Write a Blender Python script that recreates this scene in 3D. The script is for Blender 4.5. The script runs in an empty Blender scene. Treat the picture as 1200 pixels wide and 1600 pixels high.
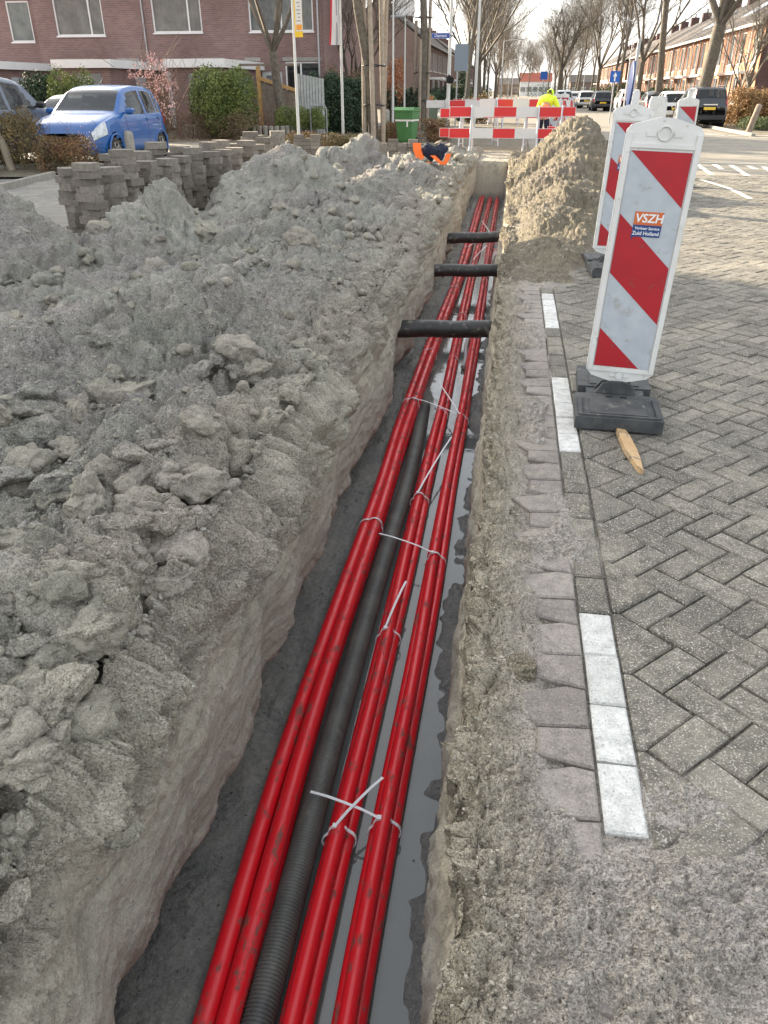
import bpy, math, random
import numpy as np
from mathutils import Vector, Matrix, Quaternion
R = math.radians
S = bpy.context.scene
COL = S.collection
# ---------------------------------------------------------------- camera, sky, sun, exposure
cam = bpy.data.cameras.new('camera'); camo = bpy.data.objects.new('camera', cam); COL.objects.link(camo)
cam.sensor_fit = 'VERTICAL'; cam.sensor_height = 24.0; cam.lens = 24.0 * 1180 / 1600
cam.clip_start = 0.05; cam.clip_end = 3000
CAMP = (0, 0, 1.55)
camo.location = CAMP; camo.rotation_euler = (R(90 - 29.2), 0, R(8.75)); S.camera = camo
SUN_EL, SUN_AZ = 19.0, 53.0            # degrees above the horizon, degrees left of the street direction
W = bpy.data.worlds.new("World"); S.world = W; W.use_nodes = True
wn = W.node_tree.nodes; sky = wn.new('ShaderNodeTexSky'); sky.sky_type = 'NISHITA'; sky.sun_disc = False
sky.sun_elevation = R(SUN_EL); sky.sun_rotation = R(-SUN_AZ); sky.air_density = 1.0; sky.dust_density = 3.5; sky.ozone_density = 1.0
# a milky, hazy late-winter sky: the clear-sky colours are mostly washed out by thin cloud
_hs = wn.new('ShaderNodeHueSaturation'); _hs.inputs['Saturation'].default_value = .42; W.node_tree.links.new(sky.outputs[0], _hs.inputs['Color'])
_mx = wn.new('ShaderNodeMix'); _mx.data_type = 'RGBA'; _mx.inputs[0].default_value = .30; W.node_tree.links.new(_hs.outputs[0], _mx.inputs[6])
_tc = wn.new('ShaderNodeTexCoord'); _cn = wn.new('ShaderNodeTexNoise'); _cn.inputs['Scale'].default_value = 2.2; _cn.inputs['Detail'].default_value = 5; W.node_tree.links.new(_tc.outputs['Generated'], _cn.inputs['Vector'])
_cr = wn.new('ShaderNodeValToRGB'); W.node_tree.links.new(_cn.outputs[0], _cr.inputs[0]); _cr.color_ramp.elements[0].position = .35; _cr.color_ramp.elements[0].color = (5.2, 5.35, 5.5, 1); _cr.color_ramp.elements[1].position = .68; _cr.color_ramp.elements[1].color = (6.9, 6.85, 6.7, 1)
W.node_tree.links.new(_cr.outputs[0], _mx.inputs[7])
W.node_tree.links.new(_mx.outputs[2], wn['Background'].inputs[0]); wn['Background'].inputs[1].default_value = 0.13
sl = bpy.data.lights.new('sun', 'SUN'); sl.energy = 5.0; sl.angle = R(0.8); sl.color = (1.0, 0.84, 0.62)
slo = bpy.data.objects.new('sun', sl); COL.objects.link(slo)
SV = Vector((-math.sin(R(SUN_AZ)) * math.cos(R(SUN_EL)), math.cos(R(SUN_AZ)) * math.cos(R(SUN_EL)), math.sin(R(SUN_EL))))
slo.rotation_euler = SV.to_track_quat('Z', 'Y').to_euler(); slo.location = (-30, 20, 30)
S.view_settings.view_transform = 'Standard'; S.view_settings.look = 'None'; S.view_settings.gamma = 1
S.view_settings.use_curve_mapping = False; S.view_settings.exposure = 1.82
try:
    S.cycles.use_denoising = True; S.cycles.max_bounces = 6
except Exception: pass

# ---------------------------------------------------------------- real places from measured sight lines
_F = 1180.; _th = R(29.2); _ps = R(8.75)
_r = np.array([math.cos(_ps), math.sin(_ps), 0]); _h = np.array([-math.sin(_ps), math.cos(_ps), 0])
_f = _h * math.cos(_th) + np.array([0, 0, -math.sin(_th)]); _u = _h * math.sin(_th) + np.array([0, 0, math.cos(_th)])
def _ray(x, y): return _f + _r * (x - 600) / _F + _u * (800 - y) / _F
def atY(x, y, Y):
    d = _ray(x, y); return np.array(CAMP) + d * (Y / d[1])
def atG(x, y, z=0.0):
    d = _ray(x, y); return np.array(CAMP) + d * ((z - CAMP[2]) / d[2])
def atX(x, y, X):
    d = _ray(x, y); return np.array(CAMP) + d * (X / d[0])

# ---------------------------------------------------------------- materials
MATS = {}
def _nt(name):
    m = bpy.data.materials.new(name); m.use_nodes = True; nt = m.node_tree
    return m, nt, nt.nodes, nt.links, nt.nodes['Principled BSDF']
def _noise(N, L, vec, scale, detail=4, rough=.6):
    n = N.new('ShaderNodeTexNoise'); n.inputs['Scale'].default_value = scale; n.inputs['Detail'].default_value = detail
    n.inputs['Roughness'].default_value = rough
    if vec is not None: L.new(vec, n.inputs['Vector'])
    return n
def _ramp(N, L, fac, stops):
    r = N.new('ShaderNodeValToRGB'); L.new(fac, r.inputs[0]); e = r.color_ramp.elements
    while len(e) < len(stops): e.new(.5)
    for el, (p, c) in zip(e, stops):
        el.position = p; el.color = (*c, 1) if len(c) == 3 else c
    return r
def _mix(N, L, fac, a, b, mode='MIX'):
    m = N.new('ShaderNodeMix'); m.data_type = 'RGBA'; m.blend_type = mode
    for sock, v in ((m.inputs[0], fac), (m.inputs[6], a), (m.inputs[7], b)):
        if isinstance(v, (int, float)): sock.default_value = v
        elif isinstance(v, tuple): sock.default_value = (*v, 1) if len(v) == 3 else v
        else: L.new(v, sock)
    return m.outputs[2]
def _math(N, L, op, a, b=None, c=None, clamp=False):
    m = N.new('ShaderNodeMath'); m.operation = op; m.use_clamp = clamp
    for i, v in enumerate((a, b, c)):
        if v is None: continue
        if isinstance(v, (int, float)): m.inputs[i].default_value = v
        else: L.new(v, m.inputs[i])
    return m.outputs[0]
def _bump(N, L, h, strength, dist, bs, prev=None):
    b = N.new('ShaderNodeBump'); b.inputs['Strength'].default_value = strength; b.inputs['Distance'].default_value = dist
    L.new(h, b.inputs['Height'])
    if prev is not None: L.new(prev, b.inputs['Normal'])
    if bs is not None: L.new(b.outputs[0], bs.inputs['Normal'])
    return b.outputs[0]
def M(name, c, c2=None, sc=6., rough=.75, metal=0., bump=0., bsc=60., rnd=0., spec=.5, coat=0., trans=0., ior=None, emit=None, dirt=None, local=False):
    """plain painted / natural surface: two colours by noise, optional bump, per-object brightness variation, dirt"""
    if name in MATS: return MATS[name]
    m, nt, N, L, bs = _nt(name)
    if local: vec = N.new('ShaderNodeTexCoord').outputs['Object']
    else: vec = N.new('ShaderNodeNewGeometry').outputs['Position']
    bs.inputs['Roughness'].default_value = rough; bs.inputs['Metallic'].default_value = metal
    bs.inputs['Specular IOR Level'].default_value = spec; bs.inputs['Coat Weight'].default_value = coat; bs.inputs['Coat Roughness'].default_value = .04
    bs.inputs['Transmission Weight'].default_value = trans
    if ior: bs.inputs['IOR'].default_value = ior
    out = None
    if c2 is not None:
        n = _noise(N, L, vec, sc); out = _mix(N, L, _ramp(N, L, n.outputs[0], [(.35, (0, 0, 0)), (.65, (1, 1, 1))]).outputs[0], c, c2)
    if dirt is not None:
        n = _noise(N, L, vec, dirt[1], 6, .7); t = dirt[2] if len(dirt) > 2 else .58
        f = _ramp(N, L, n.outputs[0], [(t, (0, 0, 0)), (t + .08, (1, 1, 1))]).outputs[0]
        out = _mix(N, L, f, out if out is not None else c, dirt[0])
    if rnd:
        oi = N.new('ShaderNodeObjectInfo'); g = N.new('ShaderNodeNewGeometry')
        s = _math(N, L, 'FRACT', _math(N, L, 'ADD', oi.outputs['Random'], g.outputs['Random Per Island']))
        v = _math(N, L, 'MULTIPLY_ADD', s, 2 * rnd, 1 - rnd)
        hsv = N.new('ShaderNodeHueSaturation'); L.new(v, hsv.inputs['Value'])
        if out is not None: L.new(out, hsv.inputs['Color'])
        else: hsv.inputs['Color'].default_value = (*c, 1)
        out = hsv.outputs[0]
    if out is None: bs.inputs['Base Color'].default_value = (*c, 1)
    else: L.new(out, bs.inputs['Base Color'])
    if bump:
        _bump(N, L, _noise(N, L, vec, bsc, 5, .65).outputs[0], min(1, bump), .004 * max(1, bump), bs)
    if emit: bs.inputs['Emission Color'].default_value = (*c, 1); bs.inputs['Emission Strength'].default_value = emit
    MATS[name] = m; return m

# ---------------------------------------------------------------- mesh helpers
def link_mesh(name, v, f, mats, parent=None, smooth=False, mi=None, loc=None):
    me = bpy.data.meshes.new(name)
    v = np.asarray(v, np.float32)
    if isinstance(f, np.ndarray):
        k = f.shape[1]; me.vertices.add(len(v)); me.vertices.foreach_set('co', v.ravel())
        me.loops.add(f.size); me.loops.foreach_set('vertex_index', f.ravel().astype(np.int32))
        me.polygons.add(len(f)); me.polygons.foreach_set('loop_start', np.arange(0, f.size, k, dtype=np.int32))
        try: me.polygons.foreach_set('loop_total', np.full(len(f), k, np.int32))
        except Exception: pass
        me.update(calc_edges=True)
    else:
        me.from_pydata(v.tolist(), [], f)
    for m in (mats if isinstance(mats, (list, tuple)) else [mats]): me.materials.append(m)
    if mi is not None: me.polygons.foreach_set('material_index', np.asarray(mi, np.int32))
    if smooth is True: me.polygons.foreach_set('use_smooth', np.ones(len(me.polygons), bool))
    elif smooth is not False: me.polygons.foreach_set('use_smooth', np.asarray(smooth, bool))
    me.update()
    o = bpy.data.objects.new(name, me); COL.objects.link(o)
    if parent is not None: o.parent = parent
    if loc is not None: o.location = loc
    return o
def tag(o, label=None, cat=None, group=None, kind=None):
    if label: o['label'] = label
    if cat: o['category'] = cat
    if group: o['group'] = group
    if kind: o['kind'] = kind
    return o
def thing(name, label, cat, loc=(0, 0, 0), rz=0., group=None):
    o = bpy.data.objects.new(name, None); COL.objects.link(o); o.empty_display_size = .2
    o.location = tuple(float(a) for a in loc); o.rotation_euler = (0, 0, rz)
    return tag(o, label, cat, group)
def copy_tree(o, parent=None):
    c = o.copy(); COL.objects.link(c)
    if parent is not None: c.parent = parent
    for ch in list(o.children): copy_tree(ch, c)
    return c
class MB:
    """collects shapes of one part; build() links them as one mesh object"""
    def __init__(s): s.v = []; s.f = []; s.m = []; s.sm = []; s.cur = 0; s.smooth = False
    def add(s, v, f):
        n = len(s.v); s.v += [tuple(map(float, p)) for p in v]
        for q in f: s.f.append([n + i for i in q]); s.m.append(s.cur); s.sm.append(s.smooth)
        return s
    def box(s, c, d, rz=0., rx=0., ry=0., bev=0.):
        x, y, z = d[0] / 2, d[1] / 2, d[2] / 2
        if bev:
            b = bev; P = []; 
            for (sz, k) in ((-z, 1), (-z + b, 0), (z - b, 0), (z, 1)):
                xx, yy = x - b * k, y - b * k
                P += [(-xx, -yy, sz), (xx, -yy, sz), (xx, yy, sz), (-xx, yy, sz)]
            F = [(3, 2, 1, 0), (12, 13, 14, 15)]
            for l in range(3):
                for i in range(4): F.append((l * 4 + i, l * 4 + (i + 1) % 4, l * 4 + 4 + (i + 1) % 4, l * 4 + 4 + i))
        else:
            P = [(-x, -y, -z), (x, -y, -z), (x, y, -z), (-x, y, -z), (-x, -y, z), (x, -y, z), (x, y, z), (-x, y, z)]
            F = [(3, 2, 1, 0), (4, 5, 6, 7), (0, 1, 5, 4), (1, 2, 6, 5), (2, 3, 7, 6), (3, 0, 4, 7)]
        if rz or rx or ry:
            mt = Matrix.Rotation(rz, 3, 'Z') @ Matrix.Rotation(ry, 3, 'Y') @ Matrix.Rotation(rx, 3, 'X')
            P = [mt @ Vector(p) for p in P]
        return s.add([(p[0] + c[0], p[1] + c[1], p[2] + c[2]) for p in P], F)
    def lo(s, a, b): # box from two corners
        return s.box([(a[i] + b[i]) / 2 for i in range(3)], [abs(b[i] - a[i]) for i in range(3)])
    def tube(s, pts, rad, n=8, cap=True, sm=True):
        pts = [Vector(p) for p in pts]; k = len(pts)
        if not hasattr(rad, '__len__'): rad = [rad] * k
        V = []; prev = None
        for i, p in enumerate(pts):
            t = (pts[min(i + 1, k - 1)] - pts[max(i - 1, 0)]).normalized()
            if prev is None:
                a = Vector((0, 0, 1)) if abs(t.z) < .9 else Vector((1, 0, 0)); a = (a - t * a.dot(t)).normalized()
            else: a = (prev - t * prev.dot(t)).normalized()
            prev = a; b = t.cross(a)
            for j in range(n):
                an = 2 * math.pi * j / n; V.append(p + (a * math.cos(an) + b * math.sin(an)) * rad[i])
        F = [(i * n + j, i * n + (j + 1) % n, (i + 1) * n + (j + 1) % n, (i + 1) * n + j) for i in range(k - 1) for j in range(n)]
        o = s.smooth; s.smooth = sm; n0 = len(s.v); s.add(V, F); s.smooth = False
        if cap: s.add([V[j] for j in range(n)][::-1], [tuple(range(n))]); s.add(V[-n:], [tuple(range(n))])
        s.smooth = o; return s
    def prism(s, poly, a, b, axis='z'):
        """poly: 2D outline; extruded from a to b along axis ('z': xy outline, 'y': xz outline, 'x': yz outline)"""
        def P(p, t): return {'z': (p[0], p[1], t), 'y': (p[0], t, p[1]), 'x': (t, p[0], p[1])}[axis]
        n = len(poly); V = [P(p, a) for p in poly] + [P(p, b) for p in poly]
        F = [tuple(range(n))[::-1], tuple(range(n, 2 * n))] + [(i, (i + 1) % n, n + (i + 1) % n, n + i) for i in range(n)]
        return s.add(V, F)
    def lathe(s, prof, c=(0, 0, 0), n=16, axis='z', sm=True):
        V = []
        for (r, h) in prof:
            for j in range(n):
                a = 2 * math.pi * j / n; x, y = r * math.cos(a), r * math.sin(a)
                q = {'z': (x, y, h), 'y': (x, h, y), 'x': (h, x, y)}[axis]; V.append((q[0] + c[0], q[1] + c[1], q[2] + c[2]))
        k = len(prof); F = [(i * n + j, i * n + (j + 1) % n, (i + 1) * n + (j + 1) % n, (i + 1) * n + j) for i in range(k - 1) for j in range(n)]
        o = s.smooth; s.smooth = sm; s.add(V, F); s.smooth = o; return s
    def quad(s, a, b, c, d): return s.add([a, b, c, d], [(0, 1, 2, 3)])
    def build(s, name, mats, parent=None, loc=None, world=False, **k):
        v = np.array(s.v, np.float32)
        if world and parent is not None: v = v - np.array(parent.location, np.float32)
        return link_mesh(name, v, s.f, mats, parent, smooth=s.sm, mi=s.m, loc=loc)
def solo(name, mb, mats, label, cat, group=None, loc=(0, 0, 0), kind=None):
    """a thing that is one mesh, its origin at loc"""
    v = np.array(mb.v, np.float32) - np.array(loc, np.float32)
    o = link_mesh(name, v, mb.f, mats, None, smooth=mb.sm, mi=mb.m, loc=tuple(float(a) for a in loc))
    return tag(o, label, cat, group, kind)

# ---------------------------------------------------------------- numpy noise
def _hash(ix, iy, iz, seed):
    h = (ix.astype(np.int64) * 374761393 + iy.astype(np.int64) * 668265263 + iz.astype(np.int64) * 2147483647 + seed * 1274126177) & 0xFFFFFFFF
    h = ((h ^ (h >> 13)) * 1274126177) & 0xFFFFFFFF; h = ((h ^ (h >> 15)) * 2246822519) & 0xFFFFFFFF
    return ((h ^ (h >> 16)) & 0xFFFF) / 65535.0
def vn(x, y, z, seed=0):
    ix, iy, iz = np.floor(x), np.floor(y), np.floor(z); fx, fy, fz = x - ix, y - iy, z - iz
    fx = fx * fx * fx * (fx * (fx * 6 - 15) + 10); fy = fy * fy * fy * (fy * (fy * 6 - 15) + 10); fz = fz * fz * fz * (fz * (fz * 6 - 15) + 10)
    r = 0
    for dx in (0, 1):
        for dy in (0, 1):
            for dz in (0, 1):
                w = (fx if dx else 1 - fx) * (fy if dy else 1 - fy) * (fz if dz else 1 - fz)
                r = r + w * _hash(ix + dx, iy + dy, iz + dz, seed)
    return r * 2 - 1
def fbm(x, y, z, sc, oct=4, seed=0, gain=.5):
    r = 0; a = 1
    for o in range(oct): r = r + a * vn(x * sc, y * sc, z * sc, seed + o * 17); a *= gain; sc *= 2.03
    return r
def facet(x, y, z, sc, seed=0):
    """broken-clod noise: every cell gets its own tilted face. Returns (tilt height -1..1, F1 distance)"""
    x, y, z = x * sc, y * sc, z * sc; ix, iy, iz = np.floor(x), np.floor(y), np.floor(z)
    best = np.full(x.shape, 9.); sec = np.full(x.shape, 9.); hgt = np.zeros(x.shape)
    for dx in (-1, 0, 1):
        for dy in (-1, 0, 1):
            for dz in (-1, 0, 1):
                cx, cy, cz = ix + dx, iy + dy, iz + dz
                a = _hash(cx, cy, cz, seed); b = _hash(cx, cy, cz, seed + 1); c = _hash(cx, cy, cz, seed + 2)
                ex, ey, ez = x - cx - a, y - cy - b, z - cz - c; d = ex * ex + ey * ey + ez * ez; k = d < best
                g1 = _hash(cx, cy, cz, seed + 3) * 2 - 1; g2 = _hash(cx, cy, cz, seed + 4) * 2 - 1; g3 = _hash(cx, cy, cz, seed + 5) * 2 - 1
                hgt = np.where(k, g1 * ex + g2 * ey + g3 * ez + (_hash(cx, cy, cz, seed + 6) - .5) * .7, hgt); sec = np.where(k, best, np.minimum(sec, d)); best = np.where(k, d, best)
    e = np.clip((np.sqrt(sec) - np.sqrt(best)) / .09, 0, 1)
    return hgt * e - .25 * (1 - e), np.sqrt(best)
def sst(a, b, x):
    t = np.clip((x - a) / (b - a), 0, 1); return t * t * (3 - 2 * t)
# ================================================================ GROUND, TRENCH, SPOIL
def soil_mat(name, kind):
    m, nt, N, L, bs = _nt(name)
    g = N.new('ShaderNodeNewGeometry'); P = g.outputs['Position']
    sep = N.new('ShaderNodeSeparateXYZ'); L.new(P, sep.inputs[0])
    n1 = _noise(N, L, P, 1.3, 5, .6).outputs[0]; n2 = _noise(N, L, P, 7, 6, .7).outputs[0]; n3 = _noise(N, L, P, 150, 3, .6).outputs[0]
    n4 = _noise(N, L, P, 38, 5, .75).outputs[0]
    grey = _ramp(N, L, n2, [(.28, (.135, .142, .122)), (.42, (.26, .262, .228)), (.56, (.36, .345, .295)), (.72, (.50, .47, .40))]).outputs[0]
    tan = _ramp(N, L, n2, [(.30, (.27, .236, .172)), (.5, (.44, .39, .295)), (.72, (.54, .485, .375))]).outputs[0]
    mauve = _ramp(N, L, n4, [(.3, (.18, .165, .154)), (.48, (.335, .308, .285)), (.66, (.49, .45, .415))]).outputs[0]
    grey = _mix(N, L, _ramp(N, L, n1, [(.45, (0, 0, 0)), (.62, (1, 1, 1))]).outputs[0], grey, mauve)
    # sandier towards the trench lip and on the road side
    wob = _math(N, L, 'MULTIPLY_ADD', n1, 1.2, -.6)
    xx = _math(N, L, 'ADD', sep.outputs[0], wob)
    if kind == 'sand':
        col = _mix(N, L, _ramp(N, L, n1, [(.38, (.45, .45, .45)), (.62, (.9, .9, .9))]).outputs[0], tan, grey); col = _mix(N, L, 1., col, (.66, .61, .52), 'MULTIPLY')
    elif kind == 'clod':
        col = _mix(N, L, .25, _mix(N, L, 1., grey, (.88, .87, .84), "MULTIPLY"), tan)
    elif kind == 'dirt':
        ed = _ramp(N, L, _math(N, L, 'ADD', sep.outputs[0], _math(N, L, 'MULTIPLY_ADD', n2, .22, _math(N, L, 'MULTIPLY_ADD', n1, .25, -.12))), [(.13, (1, 1, 1)), (.34, (0, 0, 0))]).outputs[0]
        col = _mix(N, L, _math(N, L, 'MULTIPLY', _ramp(N, L, n1, [(.42, (0, 0, 0)), (.60, (1, 1, 1))]).outputs[0], .4), mauve, tan); col = _mix(N, L, 1., col, (1.22, 1.21, 1.19), 'MULTIPLY'); col = _mix(N, L, ed, col, _ramp(N, L, n2, [(.30, (.31, .267, .19)), (.5, (.46, .405, .30)), (.72, (.55, .49, .375))]).outputs[0])
        jt = _math(N, L, 'MULTIPLY', _ramp(N, L, _math(N, L, 'MULTIPLY_ADD', sep.outputs[2], 10., .5), [(.30, (1, 1, 1)), (.37, (0, 0, 0))]).outputs[0], _math(N, L, 'GREATER_THAN', sep.outputs[0], .10))
        col = _mix(N, L, jt, col, _ramp(N, L, n2, [(.45, (.030, .028, .022)), (.7, (.055, .060, .025))]).outputs[0])
    else:
        lip = _math(N, L, 'MULTIPLY', _ramp(N, L, _math(N, L, 'MULTIPLY_ADD', xx, .5, 1.0), [(.28, (0, 0, 0)), (.5, (.55, .55, .55))]).outputs[0], 1.0)
        col = _mix(N, L, lip, grey, tan)
        # dug right-hand bank and lip are clean sand
        rb = _ramp(N, L, _math(N, L, 'ADD', sep.outputs[0], .5), [(.20, (0, 0, 0)), (.34, (.85, .85, .85))]).outputs[0]
        col = _mix(N, L, rb, col, tan)
        # smooth olive-grey clay band on the lower part of the banks
        zz = _math(N, L, 'MULTIPLY_ADD', n1, .35, sep.outputs[2])
        clay = _ramp(N, L, _math(N, L, 'ADD', zz, 1.0), [(.72, (.9, .9, .9)), (1.05, (0, 0, 0))]).outputs[0]
        col = _mix(N, L, clay, col, _ramp(N, L, n4, [(.3, (.37, .36, .31)), (.7, (.50, .475, .405))]).outputs[0])
        # wet dark mud on the floor
        wet = _ramp(N, L, _math(N, L, 'ADD', _math(N, L, 'MULTIPLY_ADD', n2, .12, sep.outputs[2]), 1.0), [(.16, (1, 1, 1)), (.36, (0, 0, 0))]).outputs[0]
        col = _mix(N, L, wet, col, _ramp(N, L, n4, [(.35, (.13, .133, .13)), (.75, (.25, .245, .235))]).outputs[0])
        wet2 = _ramp(N, L, _math(N, L, 'ADD', sep.outputs[2], 1.0), [(.08, (.22, .22, .22)), (.17, (.9, .9, .9))]).outputs[0]
        L.new(wet2, bs.inputs['Roughness'])
    # grit: pale and dark grains, thinner on the sliced banks and the wet floor
    ga = 1. if kind != 'clod' else .55
    if kind == 'ground': ga = _math(N, L, 'MULTIPLY_ADD', _ramp(N, L, _math(N, L, 'ADD', sep.outputs[2], .5), [(.40, (0, 0, 0)), (.56, (1, 1, 1))]).outputs[0], .65, .35)
    col = _mix(N, L, _math(N, L, 'MULTIPLY', ga, _math(N, L, 'MULTIPLY', _ramp(N, L, n3, [(.53, (0, 0, 0)), (.68, (1, 1, 1))]).outputs[0], .5)), col, (.66, .63, .57), 'MIX')
    col = _mix(N, L, _math(N, L, 'MULTIPLY', ga, _math(N, L, 'MULTIPLY', _ramp(N, L, n3, [(.32, (1, 1, 1)), (.46, (0, 0, 0))]).outputs[0], .62)), col, (.075, .072, .062), 'MIX')
    L.new(col, bs.inputs['Base Color'])
    if kind != 'ground': bs.inputs['Roughness'].default_value = .92
    bs.inputs['Specular IOR Level'].default_value = .25
    vo = N.new('ShaderNodeTexVoronoi'); vo.inputs['Scale'].default_value = 62; L.new(_mix(N, L, .06, P, _noise(N, L, P, 30, 3).outputs['Color']), vo.inputs['Vector'])
    vo2 = N.new('ShaderNodeTexVoronoi'); vo2.inputs['Scale'].default_value = 150; L.new(P, vo2.inputs['Vector'])
    sc_ = 1. if kind != 'ground' else None
    if sc_ is None:   # crumbly on the heaps, smooth where the digger sliced the banks
        geo = N.new('ShaderNodeSeparateXYZ'); L.new(g.outputs['True Normal'], geo.inputs[0])
        cr = _math(N, L, 'MULTIPLY', _ramp(N, L, _math(N, L, 'ADD', sep.outputs[2], .5), [(.40, (0, 0, 0)), (.56, (1, 1, 1))]).outputs[0], _ramp(N, L, _math(N, L, 'ADD', n1, _math(N, L, 'MULTIPLY_ADD', n2, .5, -.25)), [(.38, (.25, .25, .25)), (.55, (1, 1, 1))]).outputs[0])
    else: cr = sc_ if kind != 'clod' else .30
    hh = _math(N, L, 'MULTIPLY', _math(N, L, 'ADD', vo.outputs['Distance'], _math(N, L, 'MULTIPLY', vo2.outputs['Distance'], .5)), -1.)
    hh = _math(N, L, 'MULTIPLY', hh, cr)
    b0 = _bump(N, L, hh, .85, .02, None)
    b = _bump(N, L, n4, 1., .018, None, b0); _bump(N, L, n3, .8, .004, bs, b)
    MATS[name] = m; return m
SOIL = soil_mat('grey_soil', 'ground'); SAND = soil_mat('yellow_sand', 'sand'); DIRT = soil_mat('spread_dirt', 'dirt'); CLODM = soil_mat('clay_clod', 'clod')

# spoil heaps: (x, y, height, slope)
HEAPS = [(-4.75, 6.2, .80, .80), (-5.7, 5.4, .7, .7), (-3.55, 7.75, .70, .78), (-2.7, 7.4, .22, .5), (-3.4, 11.9, .82, .72), (-2.5, 10.2, .26, .6), (-3.0, 15.3, .70, .72),
         (-1.8, 10.7, .60, .68), (-1.75, 8.4, .42, .45), (-1.6, 6.2, .36, .38), (-1.66, 4.2, .52, .52), (-2.25, 3.2, .52, .50), (-1.9, 2.4, .34, .38), (-2.9, 2.4, .46, .4), (-1.6, 1.35, .28, .3),
         (-1.9, 13.2, .42, .5), (-1.8, 16.0, .34, .5), (-1.5, 18.6, .26, .5), (-1.35, 5.2, .34, .5), (-1.4, 20.8, .25, .4)]
def H_left(x, y):
    wx = x + .28 * vn(x * 1.1, y * 1.1, x * 0, 5); wy = y + .35 * vn(x * 1.1, y * 1.1, x * 0 + 7, 6)
    acc = np.zeros(x.shape)
    for i, (a, b, h, s) in enumerate(HEAPS):
        d = np.sqrt((wx - a) ** 2 * 1.15 + ((wy - b) * .8) ** 2)
        c = np.maximum(h - s * (np.sqrt(d * d + .015) - .12), 0); acc = acc + c ** 6
    h = acc ** (1 / 6.)
    near = sst(-3.3, -1.1, x) * (1 - sst(3.5, 21., y) * .7)             # broad bank beside the trench
    h = np.maximum(h, .10 * near + .02 + .07 * np.maximum(sst(-6.0, -4.4, x) * (1 - sst(7.6, 8.8, y)), sst(-4.5, -3.7, wx) * (1 - sst(18, 21, y))))
    lip = sst(-1.16, -.95, x); h = h * (1 - .62 * lip) + .02 * lip
    out = sst(-7.5, -4.6, x + (y - 8) * -.06 ) ; 
    return h - .06 * (1 - np.clip(h / .08, 0, 1)) * (1 - lip)
RH = [(1.10, 15.2, 1.14, .90), (1.0, 13.3, .74, .75), (.85, 11.4, .48, .62), (.7, 9.9, .32, .55), (.5, 8.6, .17, .4), (.35, 7.6, .07, .25), (.98, 17.0, .92, .9), (.85, 18.8, .55, .8)]
def H_right(x, y):
    acc = np.zeros(x.shape); wx = x + .10 * vn(x * 2.5, y * 2.5, x * 0, 15); wy = y + .2 * vn(x * 2, y * 2, x * 0, 16)
    for (a, b, h, s) in RH:
        d = np.sqrt((wx - a) ** 2 + ((wy - b) * .62) ** 2); acc = acc + np.maximum(h - s * (np.sqrt(d * d + .01) - .1), 0) ** 5
    h = acc ** .2
    n = vn(x * 3.1, y * 3.1, x * 0, 21); n2 = vn(x * 9, y * 9, x * 0, 22)
    edge = .115 + .055 * n + .03 * n2 + .05 * sst(.9, 1.5, y) * (1 - sst(1.9, 2.6, y))
    strip = (1 - sst(edge - .07, edge + .06, x)) * (.052 + .022 * n + .008 * n2)
    near = (1 - sst(1.12, 1.34, y + .10 * n + .05 * n2)) * (.038 + .020 * n2 + .012 * n)
    spot = .034 * sst(.04, .36, vn(x * 5., y * 3.2, x * 0, 31) + .3 * vn(x * 14, y * 12, x * 0, 32)) * (1 - sst(.22, .42, x))
    spot = spot + .03 * np.exp(-(((x - .37) / .06) ** 2 + ((y - 2.55) / .09) ** 2)) + .03 * np.exp(-(((x - .30) / .07) ** 2 + ((y - 2.62) / .10) ** 2)) + .025 * np.exp(-(((x - .56) / .14) ** 2 + ((y - 1.38) / .10) ** 2))
    c = np.maximum(np.maximum(strip, near), spot)
    # foot hollows in the near dirt
    for (a, b, rx, ry, dd) in ((.22, .93, .055, .035, .030), (.30, .86, .035, .03, .034), (.36, 1.10, .07, .03, .02), (.5, .88, .10, .05, .016)):
        c = c - dd * np.exp(-(((x - a) / rx) ** 2 + ((y - b) / ry) ** 2)) * (y < 1.6)
    return np.maximum(np.maximum(c, h) - .016, -.026 + .004 * n2)

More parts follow.
